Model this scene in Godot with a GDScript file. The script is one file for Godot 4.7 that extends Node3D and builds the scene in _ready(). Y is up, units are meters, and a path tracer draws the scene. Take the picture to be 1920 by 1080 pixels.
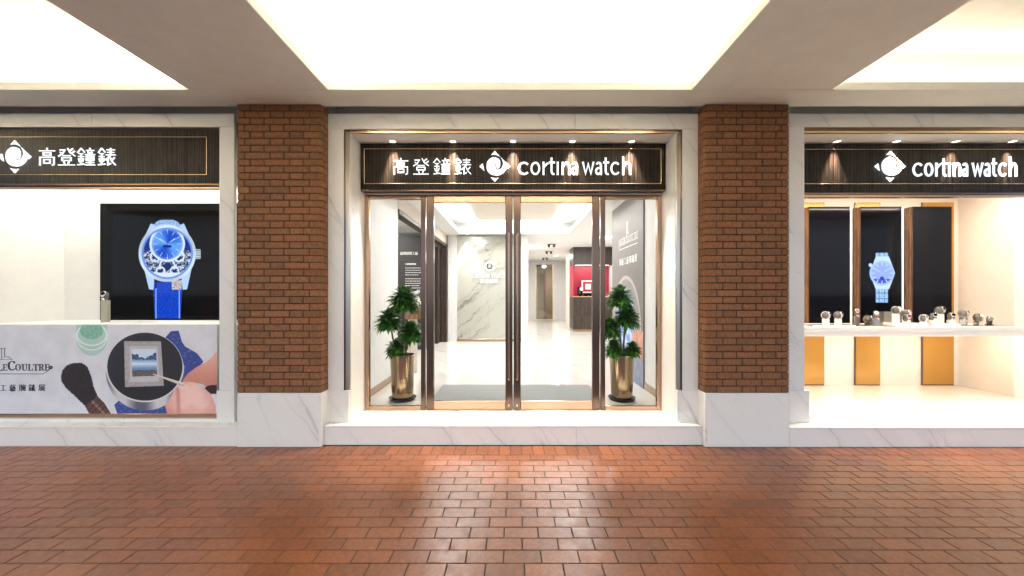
extends Node3D

const EYE := 1.583          # camera height in metres
const CAM_Z := 4.0          # camera distance from the front of the entrance step
const FOCAL := 720.0        # focal length in pixels of a 1920 pixel wide picture
const STEP := 0.205         # height of the marble step and the shop floor
const SOFFIT := 3.535       # underside of the arcade beams

var M := {}
var taken := {}
var rng := RandomNumberGenerator.new()
var box_cache := {}

# ---------------------------------------------------------------- helpers

func lin(r: float, g: float, b: float) -> Color:
	return Color(r, g, b).linear_to_srgb()

func mat(c: Color, rough := 0.5, metal := 0.0, tex: Texture2D = null, scale := 1.0, offset := Vector3.ZERO) -> StandardMaterial3D:
	var m := StandardMaterial3D.new()
	m.albedo_color = c
	m.roughness = rough
	m.metallic = metal
	if tex:
		m.albedo_texture = tex
		m.uv1_triplanar = true
		m.uv1_world_triplanar = true
		m.uv1_triplanar_sharpness = 8.0
		m.uv1_scale = Vector3.ONE * scale
		m.uv1_offset = offset
	return m

func glow(c: Color, energy: float) -> StandardMaterial3D:
	var m := StandardMaterial3D.new()
	m.albedo_color = Color(0.9, 0.9, 0.9)
	m.emission_enabled = true
	m.emission = c
	m.emission_energy_multiplier = energy
	return m

func numbered(called: String) -> String:
	if not taken.has(called):
		taken[called] = 0
		return called
	taken[called] += 1
	return "%s_%03d" % [called, taken[called]]

func thing(called: String, label: String, category: String, at := Vector3.ZERO, group := "") -> Node3D:
	var o := Node3D.new()
	o.name = numbered(called)
	add_child(o)
	o.position = at
	o.set_meta("label", label)
	o.set_meta("category", category)
	if group:
		o.set_meta("group", group)
	return o

func struct(called: String) -> Node3D:
	var o := Node3D.new()
	o.name = numbered(called)
	add_child(o)
	o.set_meta("kind", "structure")
	return o

func put(parent: Node3D, called: String, mesh: Mesh, m: Material, at := Vector3.ZERO, turn := Vector3.ZERO) -> MeshInstance3D:
	var o := MeshInstance3D.new()
	o.name = called
	o.mesh = mesh
	o.material_override = m
	o.position = at
	o.rotation = turn
	parent.add_child(o, true)
	return o

func tri(st: SurfaceTool, a: Vector3, b: Vector3, c: Vector3, out: Vector3) -> void:
	var n := (b - a).cross(c - a)
	if n.length_squared() < 1e-16:
		return
	n = n.normalized()
	if n.dot(out) < 0.0:
		n = -n
		var t := b
		b = c
		c = t
	for v in [a, c, b]:          # clockwise seen from outside
		st.set_normal(n)
		st.add_vertex(v)

func quad(st: SurfaceTool, a: Vector3, b: Vector3, c: Vector3, d: Vector3, out: Vector3) -> void:
	tri(st, a, b, c, out)
	tri(st, a, c, d, out)

func begin() -> SurfaceTool:
	var st := SurfaceTool.new()
	st.begin(Mesh.PRIMITIVE_TRIANGLES)
	return st

# a box with chamfered edges
func bevel_into(st: SurfaceTool, size: Vector3, b: float, at := Vector3.ZERO) -> void:
	var h := size * 0.5
	b = minf(b, minf(h.x, minf(h.y, h.z)) * 0.9)
	var i := h - Vector3.ONE * b
	for s in [-1.0, 1.0]:
		quad(st, at + Vector3(s * h.x, -i.y, -i.z), at + Vector3(s * h.x, i.y, -i.z), at + Vector3(s * h.x, i.y, i.z), at + Vector3(s * h.x, -i.y, i.z), Vector3(s, 0, 0))
		quad(st, at + Vector3(-i.x, s * h.y, -i.z), at + Vector3(i.x, s * h.y, -i.z), at + Vector3(i.x, s * h.y, i.z), at + Vector3(-i.x, s * h.y, i.z), Vector3(0, s, 0))
		quad(st, at + Vector3(-i.x, -i.y, s * h.z), at + Vector3(i.x, -i.y, s * h.z), at + Vector3(i.x, i.y, s * h.z), at + Vector3(-i.x, i.y, s * h.z), Vector3(0, 0, s))
	for s in [-1.0, 1.0]:
		for t in [-1.0, 1.0]:
			quad(st, at + Vector3(s * h.x, t * i.y, -i.z), at + Vector3(s * h.x, t * i.y, i.z), at + Vector3(s * i.x, t * h.y, i.z), at + Vector3(s * i.x, t * h.y, -i.z), Vector3(s, t, 0))
			quad(st, at + Vector3(s * h.x, -i.y, t * i.z), at + Vector3(s * h.x, i.y, t * i.z), at + Vector3(s * i.x, i.y, t * h.z), at + Vector3(s * i.x, -i.y, t * h.z), Vector3(s, 0, t))
			quad(st, at + Vector3(-i.x, s * h.y, t * i.z), at + Vector3(i.x, s * h.y, t * i.z), at + Vector3(i.x, s * i.y, t * h.z), at + Vector3(-i.x, s * i.y, t * h.z), Vector3(0, s, t))
			for u in [-1.0, 1.0]:
				tri(st, at + Vector3(s * h.x, t * i.y, u * i.z), at + Vector3(s * i.x, t * h.y, u * i.z), at + Vector3(s * i.x, t * i.y, u * h.z), Vector3(s, t, u))

func bevel_box(size: Vector3, b := 0.003) -> ArrayMesh:
	var key := "%.4f %.4f %.4f %.4f" % [size.x, size.y, size.z, b]
	if not box_cache.has(key):
		var st := begin()
		bevel_into(st, size, b)
		box_cache[key] = st.commit()
	return box_cache[key]

# a bevelled block from its two corners
func block(parent: Node3D, called: String, m: Material, x0: float, x1: float, y0: float, y1: float, z0: float, z1: float, b := 0.003) -> MeshInstance3D:
	return put(parent, called, bevel_box(Vector3(absf(x1 - x0), absf(y1 - y0), absf(z1 - z0)), b), m, Vector3((x0 + x1) / 2, (y0 + y1) / 2, (z0 + z1) / 2) - parent.position)

# a polygon in (x, y) swept along z
func extrude_into(st: SurfaceTool, poly: PackedVector2Array, z0: float, z1: float, at := Vector3.ZERO) -> void:
	var ix := Geometry2D.triangulate_polygon(poly)
	for k in range(0, ix.size(), 3):
		var a := poly[ix[k]]; var b := poly[ix[k + 1]]; var c := poly[ix[k + 2]]
		tri(st, at + Vector3(a.x, a.y, z1), at + Vector3(b.x, b.y, z1), at + Vector3(c.x, c.y, z1), Vector3(0, 0, 1))
		tri(st, at + Vector3(a.x, a.y, z0), at + Vector3(b.x, b.y, z0), at + Vector3(c.x, c.y, z0), Vector3(0, 0, -1))
	var cw := Geometry2D.is_polygon_clockwise(poly)
	for k in poly.size():
		var a := poly[k]; var b := poly[(k + 1) % poly.size()]
		var n := Vector2(b.y - a.y, a.x - b.x) * (1.0 if not cw else -1.0)
		quad(st, at + Vector3(a.x, a.y, z0), at + Vector3(b.x, b.y, z0), at + Vector3(b.x, b.y, z1), at + Vector3(a.x, a.y, z1), Vector3(n.x, n.y, 0))

# a stroke of even width along points in (x, y), as a solid
func ribbon(st: SurfaceTool, pts: Array, w: float, z0: float, z1: float, closed := false) -> void:
	var n := pts.size()
	var l := []
	var r := []
	for k in n:
		var p: Vector2 = pts[k]
		var before: Vector2 = pts[(k - 1 + n) % n] if closed or k > 0 else p
		var after: Vector2 = pts[(k + 1) % n] if closed or k < n - 1 else p
		var d0 := (p - before).normalized() if before != p else (after - p).normalized()
		var d1 := (after - p).normalized() if after != p else d0
		var n0 := Vector2(-d0.y, d0.x)
		var n1 := Vector2(-d1.y, d1.x)
		var mi := n0 + n1
		mi = n0 if mi.length() < 0.3 else mi.normalized()
		var reach := w * 0.5 / maxf(0.5, mi.dot(n0))
		l.append(p + mi * reach)
		r.append(p - mi * reach)
	for k in (n if closed else n - 1):
		var j := (k + 1) % n
		var a: Vector2 = l[k]; var b: Vector2 = l[j]; var c: Vector2 = r[j]; var d: Vector2 = r[k]
		quad(st, Vector3(a.x, a.y, z1), Vector3(b.x, b.y, z1), Vector3(c.x, c.y, z1), Vector3(d.x, d.y, z1), Vector3(0, 0, 1))
		var e := (a - d)
		quad(st, Vector3(a.x, a.y, z0), Vector3(b.x, b.y, z0), Vector3(b.x, b.y, z1), Vector3(a.x, a.y, z1), Vector3(e.x, e.y, 0))
		quad(st, Vector3(d.x, d.y, z0), Vector3(c.x, c.y, z0), Vector3(c.x, c.y, z1), Vector3(d.x, d.y, z1), Vector3(-e.x, -e.y, 0))
	if not closed:
		for k in [0, n - 1]:
			var a: Vector2 = l[k]; var d: Vector2 = r[k]; var q: Vector2 = pts[1 if k == 0 else n - 2]
			var o: Vector2 = pts[k] - q
			quad(st, Vector3(a.x, a.y, z0), Vector3(d.x, d.y, z0), Vector3(d.x, d.y, z1), Vector3(a.x, a.y, z1), Vector3(o.x, o.y, 0))

# a turned shape: profile of (radius, height), smooth round the axis
func lathe(profile: Array, sides := 32, flute := 0.0, flutes := 0) -> ArrayMesh:
	var st := begin()
	st.set_smooth_group(0 if flutes == 0 else 0xFFFFFFFF)
	for k in profile.size() - 1:
		for s in sides:
			var q := []
			for e in [[k, s], [k, s + 1], [k + 1, s + 1], [k + 1, s]]:
				var p: Vector2 = profile[e[0]]
				var a: float = TAU * e[1] / sides
				var rad := p.x * (1.0 + flute * cos(a * flutes))
				q.append(Vector3(rad * cos(a), p.y, rad * sin(a)))
			st.add_vertex(q[0]); st.add_vertex(q[2]); st.add_vertex(q[1])
			st.add_vertex(q[0]); st.add_vertex(q[3]); st.add_vertex(q[2])
	st.index()
	st.generate_normals()
	return st.commit()

# a round bar along points, radii at each
func tube(st: SurfaceTool, pts: Array, radii: Array, sides := 8) -> void:
	var rings := []
	for k in pts.size():
		var d: Vector3 = (pts[mini(k + 1, pts.size() - 1)] - pts[maxi(k - 1, 0)]).normalized()
		var u := d.cross(Vector3(0.31, 0.2, 0.93)).normalized()
		var v := d.cross(u)
		var ring := []
		for s in sides:
			ring.append(pts[k] + (u * cos(TAU * s / sides) + v * sin(TAU * s / sides)) * radii[k])
		rings.append(ring)
	for k in pts.size() - 1:
		for s in sides:
			var t := (s + 1) % sides
			var mid: Vector3 = (rings[k][s] + rings[k][t]) * 0.5
			quad(st, rings[k][s], rings[k][t], rings[k + 1][t], rings[k + 1][s], mid - pts[k])
	for e in [0, pts.size() - 1]:
		var o: Vector3 = pts[e] - pts[1 if e == 0 else pts.size() - 2]
		for s in range(1, sides - 1):
			tri(st, rings[e][0], rings[e][s], rings[e][s + 1], o)

func area_light(called: String, at: Vector3, towards: Vector3, size: Vector2, energy: float, c: Color, up := Vector3.UP) -> void:
	var l := AreaLight3D.new()
	l.name = numbered(called)
	l.area_size = size
	l.light_energy = energy
	l.light_color = c
	l.shadow_enabled = true
	add_child(l)
	l.look_at_from_position(at, at + towards, up)
	l.area_range = 30.0

# position helpers: picture x, y on the plane z
func ppm(z: float) -> float:
	return FOCAL / (CAM_Z - z)

func px(x: float, z: float) -> float:
	return (x - 962.0) / ppm(z)

func py(y: float, z: float) -> float:
	return EYE + (550.0 - y) / ppm(z)

# ---------------------------------------------------------------- computed textures

func noise_of(s: int, freq: float, oct := 3) -> FastNoiseLite:
	var n := FastNoiseLite.new()
	n.seed = s
	n.noise_type = FastNoiseLite.TYPE_SIMPLEX_SMOOTH
	n.frequency = freq
	n.fractal_octaves = oct
	return n

func paint(w: int, h: int, f: Callable) -> ImageTexture:
	var data := PackedByteArray()
	data.resize(w * h * 3)
	var at := 0
	for y in h:
		for x in w:
			var c: Color = f.call(x, y)
			data[at] = clampi(int(c.r * 255.0), 0, 255)
			data[at + 1] = clampi(int(c.g * 255.0), 0, 255)
			data[at + 2] = clampi(int(c.b * 255.0), 0, 255)
			at += 3
	return ImageTexture.create_from_image(Image.create_from_data(w, h, false, Image.FORMAT_RGB8, data))

# stone with thin diagonal veins and soft clouds
func marble(s: int, base: Color, vein: Color, strength: float, angle: float, stretch: float, many := 1.0, wander := 12.0) -> ImageTexture:
	var a := noise_of(s, 0.0045 * many, 4)
	var b := noise_of(s + 1, 0.011, 3)
	var c := noise_of(s + 2, 0.006, 4)
	var fine := noise_of(s + 3, 0.12, 2)
	var ca := cos(angle)
	var sa := sin(angle)
	return paint(900, 900, func(x: int, y: int) -> Color:
		var wx := b.get_noise_2d(x, y) * wander
		var u := (x * ca + y * sa) / stretch + wx * 0.15
		var v := -x * sa + y * ca + wx
		var n1 := absf(a.get_noise_2d(u, v))
		var n2 := absf(a.get_noise_2d(u * 1.7 + 900.0, v * 1.9))
		var mask := clampf(0.5 + c.get_noise_2d(u * 1.5, v) * 1.6, 0.0, 1.0)
		var k := (1.0 - smoothstep(0.0, 0.035, n1)) * 0.9 * mask + (1.0 - smoothstep(0.0, 0.02, n2)) * 0.45 * (1.0 - mask) + (1.0 - smoothstep(0.0, 0.3, n1)) * 0.22 * mask
		k += fine.get_noise_2d(x, y) * 0.05
		return base.lerp(vein, clampf(k * strength, 0.0, 1.0)))

func make_textures() -> void:
	M.tex_marble = marble(11, Color(0.92, 0.915, 0.9), Color(0.66, 0.665, 0.675), 0.48, 0.92, 11.0, 1.3, 9.0)
	M.tex_marble_wall = marble(41, Color(0.86, 0.855, 0.82), Color(0.5, 0.5, 0.46), 0.9, -0.7, 8.0, 1.6, 22.0)
	var g1 := noise_of(5, 0.35, 2)
	var g2 := noise_of(6, 0.025, 3)
	M.tex_clay = paint(512, 512, func(x: int, y: int) -> Color:
		var v := 0.88 + g1.get_noise_2d(x, y) * 0.035 + g2.get_noise_2d(x, y) * 0.13
		return Color(v, v * (0.99 + g2.get_noise_2d(x + 700, y) * 0.05), v))
	var s1 := noise_of(7, 0.055, 3)
	var s2 := noise_of(8, 0.21, 2)
	M.tex_wood = paint(768, 768, func(x: int, y: int) -> Color:
		var v := 0.62 + s1.get_noise_2d(x, y * 0.012) * 0.55 + s2.get_noise_2d(x, y * 0.03) * 0.38
		v = clampf(v, 0.18, 1.0)
		return Color(v, v * 0.96, v * 0.92))
	var p1 := noise_of(9, 0.5, 1)
	M.tex_speckle = paint(256, 256, func(x: int, y: int) -> Color:
		var v := 0.85 + p1.get_noise_2d(x, y) * 0.3 + p1.get_noise_2d(x * 0.12, y * 0.12) * 0.12
		return Color(v, v, v))
	var q1 := noise_of(15, 0.02, 4)
	M.tex_plaster = paint(384, 384, func(x: int, y: int) -> Color:
		var v := 0.965 + q1.get_noise_2d(x, y) * 0.018 + p1.get_noise_2d(x, y) * 0.012
		return Color(v, v, v))
	M.tex_rough = paint(384, 384, func(x: int, y: int) -> Color:
		var v := 0.62 + q1.get_noise_2d(x * 0.7, y * 0.7) * 0.22
		return Color(v, v, v))

func make_materials() -> void:
	M.marble = mat(lin(0.98, 0.975, 0.96), 0.22, 0, M.tex_marble, 0.25, Vector3(0.5, 0.1, 0.3))
	M.marble_panel = mat(lin(0.62, 0.62, 0.6), 0.12, 0, M.tex_marble_wall, 0.3, Vector3(0.62, 0.2, 0.0))
	M.shop_floor = mat(lin(0.8, 0.79, 0.76), 0.1, 0, M.tex_marble, 0.2)
	M.plaster = mat(lin(0.8, 0.79, 0.76), 0.85, 0, M.tex_plaster, 0.6)
	M.soffit = mat(lin(0.86, 0.87, 0.81), 0.8, 0, M.tex_plaster, 0.5)
	M.cove = mat(lin(0.84, 0.82, 0.76), 0.9, 0, M.tex_plaster, 0.5)
	M.wall_white = mat(lin(0.78, 0.775, 0.755), 0.7, 0, M.tex_plaster, 0.6)
	M.wall_warm = mat(lin(0.74, 0.66, 0.58), 0.7, 0, M.tex_plaster, 0.6)
	M.dark = mat(lin(0.04, 0.034, 0.03), 0.6)
	M.black = mat(lin(0.004, 0.004, 0.006), 0.06)
	M.black.metallic_specular = 0.16
	M.mortar = mat(lin(0.07, 0.048, 0.033), 0.95, 0, M.tex_speckle, 3.0)
	M.grout = mat(lin(0.055, 0.045, 0.038), 0.9, 0, M.tex_speckle, 3.0)
	M.bronze = mat(lin(0.4, 0.27, 0.19), 0.22, 1.0)
	M.bronze_stile = mat(lin(0.15, 0.1, 0.075), 0.22, 1.0)
	M.bronze_dark = mat(lin(0.2, 0.14, 0.11), 0.24, 1.0)
	M.brass = mat(lin(0.72, 0.55, 0.36), 0.25, 1.0)
	M.steel = mat(lin(0.52, 0.48, 0.42), 0.28, 1.0)
	M.gold = mat(lin(0.33, 0.25, 0.155), 0.16, 1.0)
	M.gold_panel = mat(lin(0.5, 0.25, 0.05), 0.2, 0.35)
	M.wood_dark = mat(lin(0.045, 0.032, 0.025), 0.36, 0, M.tex_wood, 1.1)
	M.wood_dark.metallic_specular = 0.3
	M.wood_brown = mat(lin(0.11, 0.072, 0.055), 0.4, 0, M.tex_wood, 1.3)
	M.wood_light = mat(lin(0.5, 0.28, 0.15), 0.45, 0, M.tex_wood, 0.8)
	M.board = mat(lin(0.035, 0.03, 0.028), 0.4)
	M.grey_print = mat(lin(0.2, 0.185, 0.175), 0.35)
	M.red = mat(lin(0.36, 0.008, 0.028), 0.35)
	M.white_gloss = mat(lin(0.84, 0.82, 0.78), 0.25)
	M.mat_carpet = mat(lin(0.36, 0.385, 0.38), 0.95, 0, M.tex_speckle, 6.0)
	M.ink = mat(lin(0.03, 0.03, 0.035), 0.5)
	M.print_white = mat(lin(0.8, 0.8, 0.8), 0.5)
	M.letter = glow(Color(0.93, 0.97, 1.0), 0.5)
	M.rubber = mat(lin(0.012, 0.012, 0.012), 0.6)
	M.soil = mat(lin(0.03, 0.02, 0.014), 1.0)
	M.bark = mat(lin(0.13, 0.1, 0.06), 0.9, 0, M.tex_clay, 4.0)
	M.mirror = mat(lin(0.24, 0.21, 0.17), 0.06, 1.0)
	var gl := StandardMaterial3D.new()
	gl.transparency = BaseMaterial3D.TRANSPARENCY_ALPHA
	gl.albedo_color = Color(0.95, 0.98, 0.97, 0.0)
	gl.roughness = 0.0
	gl.metallic_specular = 0.12
	M.glass = gl
	M.brick = []
	for k in 10:
		var t := rng.randf_range(0.84, 1.14)
		var w := rng.randf_range(0.93, 1.08)
		M.brick.append(mat(lin(0.29 * t, 0.127 * t * w, 0.049 * t * w), 0.8, 0, M.tex_clay, 1.7 + 0.1 * k, Vector3(k * 0.37, k * 0.21, 0)))
	M.tile = []
	for k in 12:
		var t := lerpf(0.76, 1.18, k / 11.0)
		var w := rng.randf_range(0.9, 1.1)
		var m := mat(lin(0.24 * t, 0.083 * t * w, 0.026 * t * w), 0.5, 0, M.tex_clay, 1.3 + 0.1 * k, Vector3(k * 0.3, 0, k * 0.41))
		m.roughness_texture = M.tex_rough
		m.roughness = 0.58
		m.metallic_specular = 0.54
		M.tile.append(m)
	M.leaf = []
	for c in [Vector3(0.03, 0.095, 0.016), Vector3(0.05, 0.15, 0.025), Vector3(0.09, 0.23, 0.04)]:
		var m := mat(lin(c.x, c.y, c.z), 0.35)
		m.backlight_enabled = true
		m.backlight = lin(c.x * 0.6, c.y * 0.8, c.z * 0.4)
		M.leaf.append(m)

# ---------------------------------------------------------------- lettering

# strokes of the shop's characters on a field of 100 by 100, y downwards
const METAL := [[22, 2, 2, 28], [22, 2, 42, 26], [10, 33, 34, 33], [6, 49, 38, 49], [22, 33, 22, 92], [9, 60, 14, 80], [36, 58, 30, 78], [2, 95, 42, 91]]
const GLYPHS := {
	"high": [[50, 0, 50, 13], [6, 17, 94, 17], [30, 28, 70, 28, 70, 42, 30, 42, -1], [11, 100, 11, 53, 89, 53, 89, 93, 78, 98], [33, 66, 67, 66, 67, 86, 33, 86, -1]],
	"ascend": [[12, 12, 40, 12, 28, 32, 4, 48], [14, 24, 26, 34], [56, 2, 70, 28, 97, 46], [86, 4, 68, 18], [96, 18, 78, 31], [28, 44, 72, 44], [26, 55, 74, 55, 74, 71, 26, 71, -1], [35, 76, 40, 90], [65, 76, 59, 90], [4, 96, 96, 96]],
	"bell": [[72, 1, 72, 12], [52, 15, 95, 15], [62, 21, 66, 34], [83, 21, 79, 34], [46, 38, 100, 38], [54, 47, 92, 47, 92, 71, 54, 71, -1], [54, 59, 92, 59], [73, 47, 73, 95], [51, 83, 95, 83], [46, 96, 100, 96]],
	"watch": [[50, 12, 96, 12], [54, 26, 92, 26], [46, 40, 100, 40], [73, 2, 73, 40], [71, 42, 45, 70], [58, 58, 58, 95, 74, 87], [68, 50, 80, 76, 100, 97], [95, 54, 80, 70]],
	"work": [[12, 14, 88, 14], [50, 14, 50, 88], [4, 88, 96, 88]],
	"craft": [[4, 12, 96, 12], [32, 3, 32, 21], [68, 3, 68, 21], [8, 33, 44, 33], [26, 24, 26, 44], [4, 45, 48, 45], [10, 60, 44, 60], [26, 47, 26, 73], [4, 74, 47, 71], [54, 38, 82, 38, 82, 66, 96, 66], [67, 25, 64, 52, 50, 72], [60, 48, 72, 58], [26, 80, 74, 80], [8, 88, 92, 88], [46, 89, 30, 99, 74, 97]],
	"wrist": [[10, 8, 10, 70, 2, 98], [10, 8, 34, 8, 34, 94, 26, 90], [10, 34, 34, 34], [10, 58, 34, 58], [70, 2, 70, 11], [44, 23, 44, 14, 98, 14, 96, 24], [58, 24, 46, 52], [56, 35, 70, 35, 62, 62, 44, 92], [52, 46, 60, 56], [76, 34, 94, 34, 94, 60, 86, 60], [76, 34, 76, 88, 98, 88, 98, 76]],
	"show": [[12, 6, 88, 6, 88, 24, 12, 24], [12, 6, 12, 60, 2, 96], [22, 40, 90, 40], [40, 30, 40, 55], [68, 30, 68, 55], [18, 56, 96, 56], [34, 58, 34, 92, 52, 84], [50, 60, 64, 80, 96, 96], [86, 62, 70, 76]],
}

func glyph_mesh(which: String, size: float, stroke: float, depth: float) -> ArrayMesh:
	var st := begin()
	var strokes: Array = GLYPHS[which]
	if which in ["bell", "watch"]:
		strokes = METAL + strokes
	var k := 0
	for s in strokes:
		var pts := []
		var closed: bool = s[s.size() - 1] == -1
		for i in range(0, s.size() - 1, 2):
			pts.append(Vector2(s[i] / 100.0 - 0.5, 0.5 - s[i + 1] / 100.0) * size)
		# horizontal strokes a little thinner, as in a carved face
		var level: bool = pts.size() == 2 and absf(pts[0].y - pts[1].y) < 0.03 * size
		ribbon(st, pts, stroke * (0.8 if level else 1.0), 0.0, depth + k * 0.0003, closed)
		k += 1
	return st.commit()

func arc(cx: float, cy: float, rx: float, ry: float, a0: float, a1: float, n := 14) -> Array:
	var out := []
	for k in n + 1:
		var a := deg_to_rad(lerpf(a0, a1, float(k) / n))
		out.append(Vector2(cx + rx * cos(a), cy + ry * sin(a)))
	return out

# rounded lower case letters of the sign: unit height is the small letters' height, unit width the letter's own
func letter_mesh(which: String, w: float, h: float, stroke: float, depth: float) -> ArrayMesh:
	var s := []
	var t := stroke / w * 0.5
	var u := stroke / h * 0.5
	match which:
		"C", "c":
			s = [arc(0.56, 0.5, 0.56 - t, 0.5 - u, 42, 318, 18)]
		"o":
			s = [arc(0.5, 0.5, 0.5 - t, 0.5 - u, 0, 345, 23)]
		"r":
			s = [[Vector2(t, 0), Vector2(t, 1)], [Vector2(t * 1.6, 0.62)] + arc(1.0, 0.45, 0.62, 0.5 - u, 140, 88, 6)]
		"t":
			s = [[Vector2(0.42, 1.32), Vector2(0.42, 0.3)] + arc(0.78, 0.3, 0.36, 0.3 - u, 200, 290, 6), [Vector2(0.0, 0.95), Vector2(1.0, 0.95)]]
		"i":
			s = [[Vector2(0.5, 0), Vector2(0.5, 1)]]
		"n":
			s = [[Vector2(t, 0), Vector2(t, 1)], [Vector2(t * 1.5, 0.62)] + arc(0.56, 0.6, 0.44 - t, 0.4 - u, 150, 0, 9) + [Vector2(1.0 - t, 0)]]
		"h":
			s = [[Vector2(t, 0), Vector2(t, 1.42)], [Vector2(t * 1.5, 0.62)] + arc(0.56, 0.6, 0.44 - t, 0.4 - u, 150, 0, 9) + [Vector2(1.0 - t, 0)]]
		"a":
			s = [arc(0.5, 0.68, 0.46 - t, 0.32 - u, 150, 0, 9) + [Vector2(0.96 - t, 0)], [Vector2(0.96 - t * 1.2, 0.58)] + arc(0.42, 0.29, 0.42 - t, 0.29 - u, 90, 290, 10) + [Vector2(0.96 - t * 1.2, 0.2)]]
		"w":
			s = [[Vector2(0.03, 1), Vector2(0.27, 0.1), Vector2(0.5, 0.84), Vector2(0.73, 0.1), Vector2(0.97, 1)]]
	var st := begin()
	var k := 0
	for pts in s:
		var q := []
		for p in pts:
			q.append(Vector2(p.x * w, p.y * h))
		ribbon(st, q, stroke, 0.0, depth + k * 0.0004, which == "o")
		k += 1
	return st.commit()

# the shop's mark: a square on its corner holding a disc with an inward swirl, cut in thin rows
func along(table: Array, at: float) -> float:
	for k in table.size() - 1:
		if at <= table[k + 1][0]:
			return lerpf(table[k][1], table[k + 1][1], (at - table[k][0]) / (table[k + 1][0] - table[k][0]))
	return table[table.size() - 1][1]

func emblem_mesh(half: float, depth: float) -> ArrayMesh:
	var st := begin()
	var n := 110
	for row in n:
		var y := (row + 0.5) / n * 2.0 - 1.0
		var start := -1
		for col in n + 1:
			var x := (col + 0.5) / n * 2.0 - 1.0
			var inside := false
			if col < n:
				var r := Vector2(x, y).length()
				var a := rad_to_deg(atan2(y, x))
				var diamond := pow(absf(x), 0.94) + pow(absf(y), 0.94) < 1.0
				# angle clockwise from the upper left, where the swirl begins
				var turn := fposmod(140.0 - a, 360.0)
				var mid := along([[0, 0.68], [40, 0.68], [80, 0.61], [120, 0.46], [160, 0.35], [200, 0.2], [225, 0.16]], turn)
				var half_width := along([[0, 0.11], [40, 0.085], [80, 0.085], [120, 0.095], [160, 0.06], [200, 0.035], [225, 0.02]], turn)
				var dark := turn < 225.0 and absf(r - mid) < half_width
				var gap_in := along([[0, 0.57], [118, 0.8], [150, 0.75], [185, 0.66], [230, 0.57], [320, 0.53], [360, 0.57]], turn)
				var gap_out := along([[0, 0.95], [118, 0.8], [150, 0.83], [185, 0.79], [230, 0.74], [320, 0.72], [360, 0.95]], turn)
				if turn > 118.0:
					dark = dark or (r > gap_in and r < gap_out)
				if turn < 30.0 and r > 0.6:
					dark = true
				dark = dark or (absf(x - 0.06 - (0.1 - y) * 0.12) < 0.03 and y > -0.2 and y < 0.2)
				inside = diamond and not dark
			if inside and start < 0:
				start = col
			elif not inside and start >= 0:
				var x0 := (float(start) / n * 2.0 - 1.0) * half
				var x1 := (float(col) / n * 2.0 - 1.0) * half
				var y0 := (float(row) / n * 2.0 - 1.0) * half
				var y1 := (float(row + 1) / n * 2.0 - 1.0) * half
				quad(st, Vector3(x0, y0, depth), Vector3(x1, y0, depth), Vector3(x1, y1, depth), Vector3(x0, y1, depth), Vector3.BACK)
				quad(st, Vector3(x0, y0, 0), Vector3(x0, y1, 0), Vector3(x0, y1, depth), Vector3(x0, y0, depth), Vector3.LEFT)
				quad(st, Vector3(x1, y0, 0), Vector3(x1, y1, 0), Vector3(x1, y1, depth), Vector3(x1, y0, depth), Vector3.RIGHT)
				quad(st, Vector3(x0, y0, 0), Vector3(x1, y0, 0), Vector3(x1, y0, depth), Vector3(x0, y0, depth), Vector3.DOWN)
				quad(st, Vector3(x0, y1, 0), Vector3(x1, y1, 0), Vector3(x1, y1, depth), Vector3(x0, y1, depth), Vector3.UP)
				start = -1
	return st.commit()

func text_mesh(words: String, height: float, width: float, depth := 0.002, serif := false, bold := false) -> TextMesh:
	var f := SystemFont.new()
	f.font_names = PackedStringArray(["Droid Serif" if serif else "Droid Sans"])
	f.font_weight = 700 if bold else 400
	var t := TextMesh.new()
	t.text = words
	t.font = f
	t.font_size = 48
	t.pixel_size = height / 48.0
	t.depth = depth
	return t

# lays a text so that it is exactly that wide
func put_text(parent: Node3D, called: String, words: String, m: Material, at: Vector3, width: float, height: float, turn := Vector3.ZERO, serif := true, depth := 0.002) -> void:
	var t := text_mesh(words, height, width, depth, serif, serif)
	var o := put(parent, called, t, m, at, turn)
	var box := t.get_aabb()
	o.scale = Vector3(width / maxf(box.size.x, 0.01), 1, 1)

# ---------------------------------------------------------------- the scene

func _ready() -> void:
	rng.seed = 20240611
	camera_sky_and_sun()
	make_textures()
	make_materials()
	ground_and_floor()
	arcade_ceiling()
	building_shell()
	piers()
	steps()
	entrance()
	window_left()
	window_right()
	shop_interior()

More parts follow.
